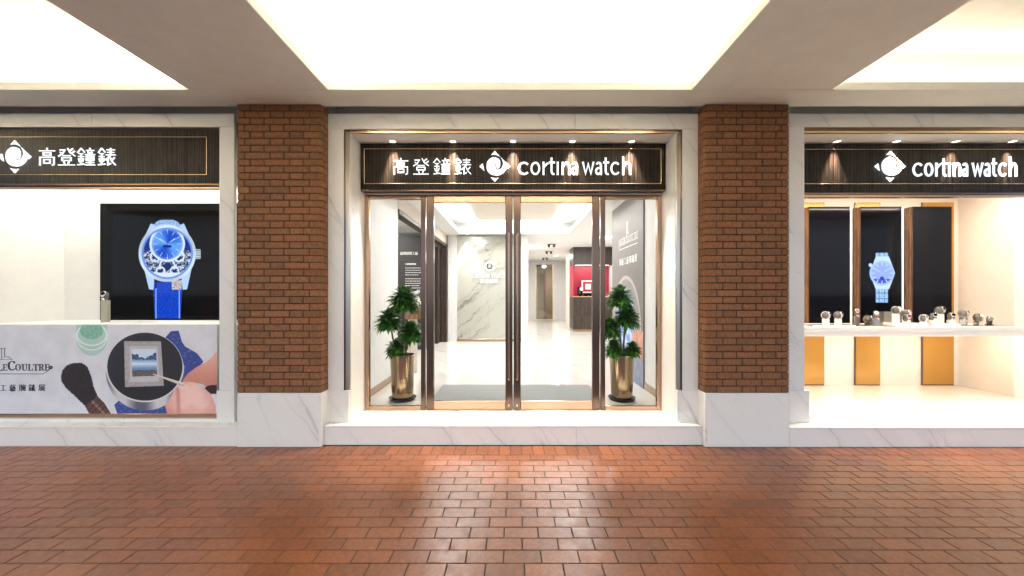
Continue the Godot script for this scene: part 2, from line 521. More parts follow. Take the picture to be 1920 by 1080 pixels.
func camera_sky_and_sun() -> void:
	var cam := Camera3D.new()
	cam.name = "camera"
	cam.projection = Camera3D.PROJECTION_FRUSTUM
	cam.near = 0.05
	cam.far = 400.0
	cam.size = 0.05 * 1080.0 / FOCAL
	cam.frustum_offset = Vector2(-2.0, 10.0) / FOCAL * 0.05
	cam.position = Vector3(0, EYE, CAM_Z)
	add_child(cam)
	cam.current = true
	var env := Environment.new()
	env.background_mode = Environment.BG_SKY
	var sky := Sky.new()
	var sm := ProceduralSkyMaterial.new()
	sm.sky_top_color = Color(0.66, 0.74, 0.86)
	sm.sky_horizon_color = Color(0.82, 0.86, 0.92)
	sm.sky_curve = 0.2
	sm.ground_bottom_color = Color(0.4, 0.4, 0.4)
	sm.ground_horizon_color = Color(0.7, 0.72, 0.75)
	sky.sky_material = sm
	env.sky = sky
	env.background_energy_multiplier = 1.25
	env.tonemap_mode = Environment.TONE_MAPPER_LINEAR
	env.tonemap_exposure = 2.0
	env.sdfgi_enabled = true
	env.ssao_enabled = true
	env.ssil_enabled = true
	var we := WorldEnvironment.new()
	we.name = "environment"
	we.environment = env
	add_child(we)
	var sun := DirectionalLight3D.new()
	sun.name = "sun"
	sun.light_energy = 0.15
	sun.light_angular_distance = 15.0
	sun.light_color = Color(1.0, 0.97, 0.93)
	sun.shadow_enabled = true
	add_child(sun)
	sun.look_at_from_position(Vector3(3, 12, 8), Vector3(0, 0, 0), Vector3.UP)

# ---------------------------------------------------------------- ground and tiles

func ground_and_floor() -> void:
	var g := struct("ground")
	var gm := PlaneMesh.new()
	gm.size = Vector2(600, 600)
	put(g, "ground_sheet", gm, mat(lin(0.16, 0.155, 0.15), 0.9, 0, M.tex_speckle, 0.7), Vector3(0, -0.16, 0))
	var f := struct("pavement")
	block(f, "bedding", M.grout, -9.5, 9.5, -0.155, -0.0045, 0.002, 5.4, 0.0)
	# the part of the pavement behind and beside the camera
	block(f, "outer_paving", M.tile[3], -9.4, 9.4, -0.02, 0.0, 2.66, 5.35, 0.002)
	var wide := 0.2254
	var deep := 0.1162
	var joint := 0.006
	var mesh := bevel_box(Vector3(wide - joint, 0.02, deep - joint), 0.0022)
	var soldier := bevel_box(Vector3(0.1127 - joint, 0.02, 0.2254 - joint), 0.0022)
	var worn := noise_of(77, 0.9, 3)
	var spots := []
	for row in 21:
		var z := 0.2254 + 0.012 + deep * (row + 0.5)
		var shift := (0.5 if row % 2 == 0 else 0.0) + rng.randf_range(-0.06, 0.06)
		for col in range(-29, 30):
			var x := (col + shift) * wide - 0.05
			if absf(x) > 6.3:
				continue
			var d := CAM_Z - z
			var seen_x := absf(x) * FOCAL / d < 1000.0 and EYE * FOCAL / d < 545.0
			spots.append({"at": Vector3(x, -0.01 + rng.randf_range(-0.0008, 0.0008), z), "size": (1.0 / d if seen_x else 0.0), "turn": Vector3(rng.randf_range(-0.004, 0.004), rng.randf_range(-0.006, 0.006), rng.randf_range(-0.003, 0.003)), "m": clampi(int(6.0 + worn.get_noise_2d(x, z) * 7.0 + rng.randf_range(-3.5, 3.5)), 0, 11)})
	spots.sort_custom(func(a, b): return a.size > b.size)
	var rest := {}
	for k in spots.size():
		var s: Dictionary = spots[k]
		if k < 300:
			put(f, "tile", mesh, M.tile[s.m], s.at, s.turn)
		else:
			if not rest.has(s.m):
				rest[s.m] = begin()
			rest[s.m].append_from(mesh, 0, Transform3D(Basis.from_euler(s.turn), s.at))
	var joined := ArrayMesh.new()
	for k in rest:
		rest[k].commit(joined)
		joined.surface_set_material(joined.get_surface_count() - 1, M.tile[k])
	var far := MeshInstance3D.new()
	far.name = "tile_field"
	far.mesh = joined
	far.set_meta("kind", "stuff")
	f.add_child(far, true)
	var border := struct("pavement_border")
	for k in range(-52, 53):
		put(border, "border_tile", soldier, M.tile[rng.randi() % 12], Vector3(k * 0.1127 + 0.03, -0.01 + rng.randf_range(-0.0008, 0.0008), 0.012 + 0.1127), Vector3(rng.randf_range(-0.004, 0.004), rng.randf_range(-0.008, 0.008), 0))

# ---------------------------------------------------------------- ceiling of the arcade

func arcade_ceiling() -> void:
	var c := struct("arcade_ceiling")
	var near := 3.6
	var far := 0.316
	var lip := SOFFIT + 0.08
	var top := SOFFIT + 0.5
	var set_back := 0.24
	var bays := [[-7.6, -3.111], [-1.776, 1.714], [3.055, 7.6]]
	# the soffit of the beams
	block(c, "rear_soffit", M.soffit, -9.4, 9.4, SOFFIT, lip, -0.015, far, 0.004)
	block(c, "front_soffit", M.soffit, -9.4, 9.4, SOFFIT, lip, near, 5.3, 0.004)
	var edges := [-9.4, -7.6, -3.111, -1.776, 1.714, 3.055, 7.6, 9.4]
	for k in range(0, 8, 2):
		block(c, "beam_soffit", M.soffit, edges[k], edges[k + 1], SOFFIT, lip, far, near, 0.004)
	# masses above, set back behind the lips so that a trough stays open
	block(c, "rear_upstand", M.cove, -9.4, 9.4, lip, top, -0.015, far - set_back, 0.0)
	block(c, "front_upstand", M.cove, -9.4, 9.4, lip, top, near + set_back, 5.3, 0.0)
	for k in range(0, 8, 2):
		var a: float = edges[k] + (set_back if k > 0 else 0.0)
		var b: float = edges[k + 1] - (set_back if k < 6 else 0.0)
		block(c, "beam_upstand", M.cove, a, b, lip, top, far - set_back, near + set_back, 0.0)
	block(c, "slab", M.cove, -9.4, 9.4, top, top + 0.15, -0.015, 5.3, 0.0)
	# light lines lying in the troughs
	var warm := Color(1.0, 0.95, 0.85)
	var names := ["cove above the poster window", "cove above the entrance doors", "cove above the window with black panels"]
	for k in 3:
		var x0: float = bays[k][0]
		var x1: float = bays[k][1]
		var t := thing("cove_light", "hidden warm light line round the ceiling " + names[k], "cove light", Vector3((x0 + x1) / 2, lip, far), "cove lights in the arcade ceiling")
		var y := lip + 0.03
		var tubes := [[Vector3((x0 + x1) / 2, y, far - 0.15), x1 - x0, true], [Vector3((x0 + x1) / 2, y, near + 0.15), x1 - x0, true], [Vector3(x0 - 0.15, y, (near + far) / 2), near - far, false], [Vector3(x1 + 0.15, y, (near + far) / 2), near - far, false]]
		for i in 4:
			var e: Array = tubes[i]
			var size := Vector3(e[1], 0.03, 0.05) if e[2] else Vector3(0.05, 0.03, e[1])
			put(t, "light_tube", bevel_box(size, 0.004), glow(warm, 2.0), e[0] - t.position - Vector3(0, 0.015, 0))
			area_light("cove_tube", e[0] + Vector3(0, 0.012, 0), Vector3.UP, Vector2(e[1], 0.05) if e[2] else Vector2(0.05, e[1]), 0.8 if k == 2 else 2.7, warm, Vector3.BACK)

# ---------------------------------------------------------------- walls, roofs and floors of the building

func building_shell() -> void:
	var w := struct("building_walls")
	# dark recess above the marble frames
	block(w, "shadow_gap_wall", M.soffit, -9.4, 9.4, 3.5025, 4.05, -0.4, -0.3, 0.0)
	block(w, "shadow_gap_top", M.soffit, -9.4, 9.4, 3.75, 4.05, -0.3, -0.018, 0.0)
	# masonry between and beside the bays
	for s in [-1.0, 1.0]:
		block(w, "bay_wall", M.soffit, s * 1.99, s * 2.936, 0.0, 3.75, -0.7, -0.14, 0.0)
		block(w, "end_wall", M.soffit, s * 7.6, s * 9.4, 0.0, 3.75, -0.7, -0.14, 0.0)
	var r := struct("roof")
	block(r, "roof_slab", M.plaster, -9.4, 9.4, 4.06, 4.25, -17.0, -0.02, 0.0)
	for s in [-1.0, 1.0]:
		block(w, "side_wall", M.plaster, s * 9.2, s * 9.4, 0.0, 4.05, -17.0, -0.7, 0.0)
	block(w, "rear_wall", M.plaster, -9.2, 9.2, 0.0, 4.05, -17.0, -16.6, 0.0)

func piers() -> void:
	for side in [-1.0, 1.0]:
		var label := "brown brick pier on white marble plinth between the poster window and the entrance" if side < 0 else "brown brick pier on white marble plinth between the entrance and the display with black panels"
		var p := thing("brick_pier", label, "pier", Vector3(side * 2.407, 0, -0.05), "brick piers beside the entrance")
		var inner := 1.974       # edge beside the entrance
		var outer := 2.842
		var zf := 0.042
		var base := 0.555
		var back := -0.135
		block(p, "plinth", M.marble, side * inner, side * (outer + 0.002), 0.0, base, back, zf + 0.004, 0.004)
		block(p, "mortar_core", M.mortar, side * (inner + 0.014), side * (outer - 0.007), base, SOFFIT - 0.001, back, zf - 0.008, 0.0)
		var courses := 42
		var ch := (SOFFIT - base) / courses
		var bh := ch - 0.0115
		var j := 0.0115
		var pattern := [[0.066, 0.253, 0.13, 0.253], [0.126, 0.13, 0.253, 0.13]]
		for c in courses:
			var y := base + ch * c + 0.006 + bh / 2
			var odd := c % 2
			var x := outer
			for k in 4:
				var l: float = pattern[odd][k]
				var depth := 0.09 if k > 0 else zf - back
				var o := put(p, "brick", bevel_box(Vector3(l, bh, depth), 0.0025), M.brick[rng.randi() % 10], Vector3(side * (x - l / 2), y, zf - depth / 2 + rng.randf_range(-0.0012, 0.0012)) - p.position)
				o.rotation = Vector3(0, rng.randf_range(-0.003, 0.003), rng.randf_range(-0.002, 0.002))
				x -= l + j
			# the corner brick has a rounded nose towards the entrance
			var ret := 0.115 if odd == 0 else 0.06
			var key := "corner %d %f" % [odd, side]
			var len := x - inner
			if not box_cache.has(key):
				var rad := 0.038
				var poly := PackedVector2Array()
				poly.append(Vector2(len, 0))
				poly.append(Vector2(len, -ret))
				poly.append(Vector2(0, -ret))
				for a in 7:
					var t := deg_to_rad(180.0 - 15.0 * a)
					poly.append(Vector2(rad + rad * cos(t), -rad + rad * sin(t)))
				var st := begin()
				var foot: Array[Vector3] = []
				for q in poly:
					foot.append(Vector3(side * q.x, 0, q.y))
				var mid := Vector3(side * len * 0.5, 0, -ret * 0.5)
				var lift := Vector3(0, bh / 2, 0)
				for q in foot.size():
					var e := foot[q]
					var g := foot[(q + 1) % foot.size()]
					quad(st, e - lift, g - lift, g + lift, e + lift, (e + g) * 0.5 - mid)
					tri(st, mid + lift, e + lift, g + lift, Vector3.UP)
					tri(st, mid - lift, e - lift, g - lift, Vector3.DOWN)
				box_cache[key] = st.commit()
			var m: Material = M.brick[rng.randi() % 10]
			put(p, "brick", box_cache[key], m, Vector3(side * inner, y, zf) - p.position)
			var z1 := zf - ret - j
			put(p, "brick", bevel_box(Vector3(0.06, bh, z1 - back), 0.0025), M.brick[rng.randi() % 10], Vector3(side * (inner + 0.03), y, (z1 + back) / 2) - p.position)

func steps() -> void:
	var defs := [[-7.6, -2.846, 0.03, "white marble step in front of the poster window", [-7.6, -5.9, -4.55, -2.846]],
		[-1.97, 1.97, 0.0, "white marble step in front of the entrance doors", [-1.97, -0.66, 0.66, 1.97]],
		[2.846, 7.6, 0.05, "white marble step in front of the display with black panels", [2.846, 4.45, 5.95, 7.6]]]
	for d in defs:
		var t := thing("marble_step", d[3], "step", Vector3((d[0] + d[1]) / 2, 0, 0), "marble steps along the shop front")
		var cuts: Array = d[4]
		for k in cuts.size() - 1:
			block(t, "front_panel", M.marble, cuts[k] + 0.0008, cuts[k + 1] - 0.0008, 0.0, STEP - 0.021, -0.05, d[2] - 0.006, 0.001)
			block(t, "tread", M.marble, cuts[k] + 0.0008, cuts[k + 1] - 0.0008, STEP - 0.02, STEP, -0.57 if d[0] == -1.97 else -0.3, d[2], 0.004)
		block(t, "core", M.mortar, d[0] + 0.01, d[1] - 0.01, 0.0, STEP - 0.021, -0.5, -0.051, 0.0)

# ---------------------------------------------------------------- signs

func sign_box(label: String, x0: float, x1: float, y0: float, y1: float, z: float, trim: Array) -> Node3D:
	var t := thing("sign_board", label, "sign", Vector3((x0 + x1) / 2, y0, z), "dark wood signs over the shop front")
	block(t, "cabinet", M.bronze_dark, x0, x1, y0, y1, z - 0.11, z - 0.012, 0.003)
	# the veneered face in boards
	var n := int(round((x1 - x0) / 0.6))
	for k in n:
		var a := lerpf(x0, x1, float(k) / n) + (0.006 if k == 0 else 0.0004)
		var b := lerpf(x0, x1, float(k + 1) / n) - (0.006 if k == n - 1 else 0.0004)
		block(t, "face_board", M.wood_dark, a, b, y0 + 0.02, y1 - 0.006, z - 0.0115, z, 0.0008)
	var w := 0.0065
	block(t, "border_trim", M.brass, trim[0], trim[1], trim[3] - w, trim[3], z + 0.0005, z + 0.012, 0.002)
	block(t, "border_trim", M.brass, trim[0], trim[1], trim[2], trim[2] + w, z + 0.0005, z + 0.012, 0.002)
	block(t, "border_trim", M.brass, trim[0], trim[0] + w, trim[2] + w + 0.0005, trim[3] - w - 0.0005, z + 0.0005, z + 0.012, 0.002)
	block(t, "border_trim", M.brass, trim[1] - w, trim[1], trim[2] + w + 0.0005, trim[3] - w - 0.0005, z + 0.0005, z + 0.012, 0.002)
	return t

func put_emblem(t: Node3D, x: float, y: float, z: float, half: float) -> void:
	put(t, "emblem", emblem_mesh(half, 0.009), M.letter, Vector3(x, y, z + 0.014) - t.position)

func put_characters(t: Node3D, xs: Array, y: float, z: float, size: float) -> void:
	var which := ["high", "ascend", "bell", "watch"]
	for k in 4:
		put(t, "character", glyph_mesh(which[k], size, size * 0.056, 0.008), M.letter, Vector3(xs[k], y, z + 0.014) - t.position)

func put_name(t: Node3D, x0: float, x1: float, base: float, h: float, z: float, heavy := 1.0) -> void:
	var spans := [["C", 995, 1060], ["o", 1070, 1128], ["r", 1142, 1176], ["t", 1180, 1216], ["i", 1224, 1240], ["n", 1256, 1306], ["a", 1312, 1354], ["w", 1380, 1448], ["a", 1455, 1497], ["t", 1503, 1538], ["c", 1546, 1600], ["h", 1616, 1668]]
	for s in spans:
		var a := remap(s[1], 995, 1668, x0, x1)
		var b := remap(s[2], 995, 1668, x0, x1)
		put(t, "letter", letter_mesh(s[0], b - a, h, h * 0.14 * heavy, 0.008), M.letter, Vector3(a, base, z + 0.014) - t.position)

func downlight(label: String, at: Vector3, energy: float, angle: float, group: String, c := Color(1.0, 0.93, 0.84), tilt := Vector3(0, -1, 0)) -> void:
	var t := thing("downlight", label, "downlight", at, group)
	put(t, "ring", lathe([Vector2(0.034, 0.0), Vector2(0.036, -0.004), Vector2(0.048, -0.005), Vector2(0.05, 0.0)], 24), M.white_gloss, Vector3(0, -0.0005, 0))
	put(t, "lens", lathe([Vector2(0.001, -0.002), Vector2(0.033, -0.002), Vector2(0.033, -0.0005)], 24), glow(c, 2.0), Vector3.ZERO)
	var l := SpotLight3D.new()
	l.name = "spot"
	l.light_energy = energy
	l.light_color = c
	l.spot_angle = angle
	l.spot_angle_attenuation = 0.6
	l.spot_range = 12.0
	l.light_size = 0.03
	l.shadow_enabled = true
	t.add_child(l)
	l.position = Vector3(0, -0.02, 0)
	l.look_at_from_position(at + Vector3(0, -0.02, 0), at + Vector3(0, -0.02, 0) + tilt, Vector3.BACK)

# ---------------------------------------------------------------- the entrance

func entrance() -> void:
	var z := -0.1
	var head := 3.502
	var t := thing("marble_surround", "white marble surround framing the glass entrance doors", "door surround", Vector3(0, STEP, z), "marble surrounds of the shop front")
	for s in [-1.0, 1.0]:
		block(t, "jamb", M.marble, s * 1.81, s * 1.978, 0.5455, 3.337, -0.139, z, 0.003)
		block(t, "jamb_base", M.marble, s * 1.752, s * 1.978, STEP, 0.545, -0.139, z, 0.003)
		block(t, "reveal", M.marble, s * 1.748, s * 1.7885, STEP, 3.299, -0.56, -0.14, 0.002)
		block(t, "trim_strip", M.steel, s * 1.752, s * 1.808, 0.547, 3.3, -0.139, -0.118, 0.002)
		block(t, "trim_edge", M.bronze_dark, s * 1.794, s * 1.8085, 0.547, 3.335, -0.1175, -0.103, 0.002)
	for k in 3:
		block(t, "lintel", M.marble, lerpf(-1.978, 1.978, k / 3.0) + 0.0006, lerpf(-1.978, 1.978, (k + 1) / 3.0) - 0.0006, 3.338, head, -0.139, z, 0.003)
	block(t, "head_trim", M.brass, -1.75, 1.75, 3.3005, 3.322, -0.139, -0.118, 0.002)
	block(t, "head_trim_edge", M.bronze_dark, -1.793, 1.793, 3.3225, 3.337, -0.139, -0.112, 0.002)
	block(t, "reveal_soffit", M.plaster, -1.788, 1.788, 3.2995, 3.45, -0.6, -0.1395, 0.0)
	# sign
	var zs := -0.385
	var sg := sign_box("dark wood sign with lit white characters, emblem and name over the glass doors", -1.746, 1.746, 2.752, 3.298, zs, [-1.70, 1.69, 2.831, 3.233])
	put_characters(sg, [px(752.5, zs), px(790, zs), px(828.5, zs), px(868, zs)], py(313, zs), zs, 0.19)
	put_emblem(sg, px(928, zs), py(313, zs), zs, 0.178)
	put_name(sg, px(971, zs), px(1182, zs), py(329, zs), 0.15, zs)
	var w := struct("lintel_wall")
	block(w, "lintel_core", M.plaster, -1.788, 1.788, 2.745, 3.298, -0.62, -0.4965, 0.0)
	for k in 5:
		downlight("small round downlight over the entrance sign, " + ["above its first character", "above its third and fourth characters", "between its emblem and its name", "above the middle of its name", "above the last letters of its name"][k], Vector3([-1.36, -0.68, 0.0, 0.67, 1.34][k], 3.2993, -0.335), 5.0, 24.0, "downlights over the entrance sign")
	# doors
	door_leaf("bronze framed glass door beside the left-hand potted plant with a tall pull handle", -1.016, -0.006, -1.0)
	door_leaf("bronze framed glass door in front of the red display cabinet with a tall pull handle", 0.006, 1.016, 1.0)
	side_light("narrow bronze framed glass side panel in front of the text board", -1.7465, -1.032)
	side_light("narrow bronze framed glass side panel in front of the grey wall poster", 1.032, 1.7465)
	block(t, "door_head_bar", M.bronze_dark, -1.746, 1.746, 2.728, 2.7445, -0.6, -0.52, 0.002)

func door_leaf(label: String, x0: float, x1: float, s: float) -> void:
	var z := -0.51
	var t := thing("glass_door", label, "door", Vector3((x0 + x1) / 2, STEP, z), "glass entrance doors")
	var y0 := STEP + 0.008
	var y1 := 2.726
	var w := 0.084
	for e in [[x0, x0 + w], [x1 - w, x1]]:
		block(t, "stile", M.bronze_stile, e[0], e[1], y0, y1, z - 0.05, z, 0.004)
	block(t, "top_rail", M.bronze, x0 + w + 0.0005, x1 - w - 0.0005, y1 - 0.075, y1, z - 0.048, z - 0.002, 0.004)
	block(t, "bottom_rail", M.bronze, x0 + w + 0.0005, x1 - w - 0.0005, y0, y0 + 0.1, z - 0.048, z - 0.002, 0.004)
	block(t, "pane", M.glass, x0 + w + 0.001, x1 - w - 0.001, y0 + 0.101, y1 - 0.076, z - 0.03, z - 0.02, 0.0)
	var hx := x1 - w * 0.5 if s < 0 else x0 + w * 0.5
	var st := begin()
	var o := t.position
	var yb := 0.585
	var yt := 2.28
	tube(st, [Vector3(hx, yb, z) - o, Vector3(hx, yb, z + 0.045) - o, Vector3(hx, yb + 0.012, z + 0.055) - o, Vector3(hx, yt - 0.012, z + 0.055) - o, Vector3(hx, yt, z + 0.045) - o, Vector3(hx, yt, z) - o], [0.013, 0.013, 0.013, 0.013, 0.013, 0.013], 12)
	put(t, "pull_handle", st.commit(), M.bronze)
	put(t, "lock", lathe([Vector2(0.001, 0.004), Vector2(0.012, 0.004), Vector2(0.012, 0.0)], 16), M.steel, Vector3(hx, STEP + 0.06, z) - o, Vector3(PI / 2, 0, 0))

func side_light(label: String, x0: float, x1: float) -> void:
	var z := -0.51
	var t := thing("side_window", label, "window", Vector3((x0 + x1) / 2, STEP, z), "glass side panels of the entrance")
	var y0 := STEP + 0.001
	var y1 := 2.726
	var w := 0.052
	block(t, "stile", M.bronze_stile if x0 > 0.0 else M.bronze, x0, x0 + w, y0, y1, z - 0.06, z - 0.003, 0.004)
	block(t, "stile", M.bronze_stile if x0 < 0.0 else M.bronze, x1 - w, x1, y0, y1, z - 0.06, z - 0.003, 0.004)
	block(t, "top_rail", M.bronze, x0 + w + 0.0005, x1 - w - 0.0005, y1 - 0.035, y1, z - 0.058, z - 0.005, 0.004)
	block(t, "bottom_rail", M.bronze, x0 + w + 0.0005, x1 - w - 0.0005, y0, y0 + 0.05, z - 0.058, z - 0.005, 0.004)
	block(t, "pane", M.glass, x0 + w + 0.001, x1 - w - 0.001, y0 + 0.051, y1 - 0.036, z - 0.035, z - 0.025, 0.0)

# ---------------------------------------------------------------- printed pictures

func soft(c: Color, k: float) -> Color:
	return Color(c.r * k, c.g * k, c.b * k)

func in_ellipse(p: Vector2, cx: float, cy: float, rx: float, ry: float) -> float:
	return Vector2((p.x - cx) / rx, (p.y - cy) / ry).length()

func poster_picture() -> ImageTexture:
	var smear1 := PackedVector2Array([Vector2(1255, 215), Vector2(1300, 165), Vector2(1360, 160), Vector2(1385, 245), Vector2(1410, 280), Vector2(1500, 330), Vector2(1548, 392), Vector2(1500, 450), Vector2(1390, 530), Vector2(1330, 380), Vector2(1310, 280)])
	var smear2 := PackedVector2Array([Vector2(870, 715), Vector2(930, 662), Vector2(1000, 690), Vector2(1330, 560), Vector2(1300, 800), Vector2(900, 800)])
	var bristle := PackedVector2Array([Vector2(466, 500), Vector2(478, 455), Vector2(510, 420), Vector2(560, 402), Vector2(625, 402), Vector2(668, 432), Vector2(695, 500), Vector2(715, 580), Vector2(745, 650), Vector2(650, 725), Vector2(560, 640), Vector2(500, 585), Vector2(470, 540)])
	var ferrule := PackedVector2Array([Vector2(648, 725), Vector2(742, 648), Vector2(795, 700), Vector2(858, 800), Vector2(690, 800)])
	var finger := PackedVector2Array([Vector2(1385, 540), Vector2(1430, 480), Vector2(1500, 430), Vector2(1570, 395), Vector2(1620, 350), Vector2(1660, 300), Vector2(1660, 612), Vector2(1600, 600), Vector2(1540, 560), Vector2(1450, 545)])
	var thumb := PackedVector2Array([Vector2(1255, 725), Vector2(1290, 675), Vector2(1330, 600), Vector2(1362, 556), Vector2(1410, 540), Vector2(1470, 545), Vector2(1550, 585), Vector2(1610, 640), Vector2(1640, 720), Vector2(1640, 800), Vector2(1280, 800)])
	var frame := PackedVector2Array([Vector2(945, 240), Vector2(1225, 240), Vector2(1247, 573), Vector2(952, 582)])
	var inner := PackedVector2Array([Vector2(985, 276), Vector2(1200, 276), Vector2(1213, 540), Vector2(990, 545)])
	var view := PackedVector2Array([Vector2(1003, 298), Vector2(1188, 298), Vector2(1197, 498), Vector2(1008, 505)])
	var n1 := noise_of(21, 0.03, 3)
	var n2 := noise_of(22, 0.006, 2)
	var bg := Color(0.845, 0.85, 0.875)
	return paint(1014, 408, func(ix: int, iy: int) -> Color:
		var p := Vector2(-40.0 + (ix + 0.5) / 1014.0 * 1690.0, 115.0 + (iy + 0.5) / 408.0 * 680.0)
		var g := n1.get_noise_2d(p.x, p.y)
		var c := soft(bg, 1.0 + n2.get_noise_2d(p.x, p.y) * 0.04)
		# glass jar of green pigment
		if p.x > 570 and p.x < 830 and p.y < 350:
			var body := in_ellipse(p, 700, 225, 118, 122)
			if body < 1.0 or (absf(p.x - 700) < 118 and p.y < 225):
				c = Color(0.68, 0.79, 0.76)
				if absf(in_ellipse(p, 700, 190, 112, 80) - 1.0) < 0.06 or absf(in_ellipse(p, 700, 205, 116, 100) - 1.0) < 0.04:
					c = Color(0.86, 0.92, 0.9)
				if in_ellipse(p, 698, 160, 88, 66) < 1.0:
					c = soft(Color(0.5, 0.7, 0.62), 1.0 + g * 0.15)
		if p.x > 780:
			if Geometry2D.is_point_in_polygon(p, smear1) or Geometry2D.is_point_in_polygon(p, smear2):
				c = Color(0.2, 0.26, 0.56).lerp(Color(0.5, 0.6, 0.85), clampf(n1.get_noise_2d(p.x * 0.5 + p.y, p.y - p.x * 0.6) * 1.6 - 0.35, 0.0, 1.0))
			# round dish with a black face and a silver rim
			if in_ellipse(p, 1105, 468, 298, 290) < 1.0 or in_ellipse(p, 1103, 430, 290, 258) < 1.0:
				var k := in_ellipse(p, 1103, 430, 290, 258)
				if k < 0.985:
					c = soft(Color(0.125, 0.115, 0.13), 1.0 + g * 0.12)
				elif k < 1.03:
					c = Color(0.83, 0.83, 0.82)
				else:
					c = Color(0.36, 0.36, 0.44).lerp(Color(0.8, 0.8, 0.8), clampf(0.5 + sin(p.x * 0.021 + 1.0) * 0.6, 0.0, 1.0))
			if Geometry2D.is_point_in_polygon(p, frame):
				c = soft(Color(0.66, 0.64, 0.645), 1.0 + g * 0.1)
				if int(p.y) % 19 < 2 and (p.y < 276 or p.y > 540):
					c = soft(c, 0.75)
				if Geometry2D.is_point_in_polygon(p, inner):
					c = Color(0.75, 0.74, 0.75)
				if Geometry2D.is_point_in_polygon(p, view):
					var ridge := 325.0 + 45.0 * (1.0 - absf(p.x - 1098.0) / 95.0) + g * 14.0
					if p.y < ridge:
						c = Color(0.8, 0.86, 0.92)
					elif p.y < 378 + g * 12.0:
						c = soft(Color(0.2, 0.31, 0.48), 1.0 + g * 0.5)
					elif p.y < 455 + g * 8.0:
						c = Color(0.42, 0.58, 0.76).lerp(Color(0.85, 0.91, 0.95), clampf(1.0 - absf(p.y - 408.0) / 34.0, 0.0, 1.0))
					else:
						c = soft(Color(0.36, 0.35, 0.34), 1.0 + n1.get_noise_2d(p.x * 5.0, p.y * 5.0) * 1.3)
		# badger brush
		if p.x > 440 and p.x < 870 and p.y > 390:
			var q := p + Vector2(n1.get_noise_2d(p.x * 4.0, p.y * 4.0), n1.get_noise_2d(p.x * 4.0 + 99.0, p.y * 4.0)) * 9.0
			if Geometry2D.is_point_in_polygon(q, bristle):
				c = soft(Color(0.13, 0.085, 0.085), 1.0 + n1.get_noise_2d((p.x * 0.8 - p.y * 0.45) * 6.0, (p.x + p.y) * 0.25) * 0.9)
			if Geometry2D.is_point_in_polygon(p, ferrule):
				var along := (p.x - 690.0) * 0.7 + (p.y - 690.0) * 0.72
				var across := (p.x - 690.0) * 0.72 - (p.y - 690.0) * 0.7
				c = Color(0.36, 0.23, 0.19).lerp(Color(0.8, 0.7, 0.62), clampf(sin(across * 0.07 + 0.8) * 1.4 - 0.9, 0.0, 1.0))
				if fposmod(along, 34.0) < 7.0:
					c = soft(c, 0.55)
		# fingers holding a fine tool
		if p.x > 1150:
			if Geometry2D.is_point_in_polygon(p, finger):
				c = Color(0.79, 0.52, 0.46).lerp(Color(0.88, 0.68, 0.62), clampf(0.6 - (p.y - 430.0) / 180.0 + g * 0.1, 0.0, 1.0))
			if p.x > 1540 and p.y > 555 and p.y < 640 and in_ellipse(p, 1625, 600, 70, 34) < 1.0:
				c = Color(0.2, 0.1, 0.1)
			if Geometry2D.is_point_in_polygon(p, thumb):
				var k := in_ellipse(p, 1455, 650, 210, 170)
				c = Color(0.95, 0.79, 0.75).lerp(Color(0.83, 0.57, 0.53), clampf(k * k * 0.9 - 0.1 + n2.get_noise_2d(p.x * 1.3, p.y * 1.3) * 0.3, 0.0, 1.0))
				# the fold between the two finger tips
				var fold := absf(p.x - 1352.0 - (p.y - 600.0) * 0.05)
				if p.y > 585 and fold < 26.0:
					c = c.lerp(Color(0.74, 0.47, 0.44), (1.0 - fold / 26.0) * 0.75)
				if in_ellipse(p, 1400, 585, 40, 24) < 1.0:
					c = c.lerp(Color(0.97, 0.84, 0.8), 0.6)
			var a := Vector2(1168, 486)
			var b := Vector2(1390, 562)
			var s := clampf((p - a).dot(b - a) / (b - a).length_squared(), 0.0, 1.0)
			if p.distance_to(a.lerp(b, s)) < 4.0 + 9.0 * s:
				c = Color(0.72, 0.69, 0.66).lerp(Color(0.9, 0.88, 0.86), clampf(0.5 + (p.y - a.lerp(b, s).y) * -0.08, 0.0, 1.0))
		return soft(c, 1.0 + n1.get_noise_2d(p.x * 12.0, p.y * 12.0) * 0.015))

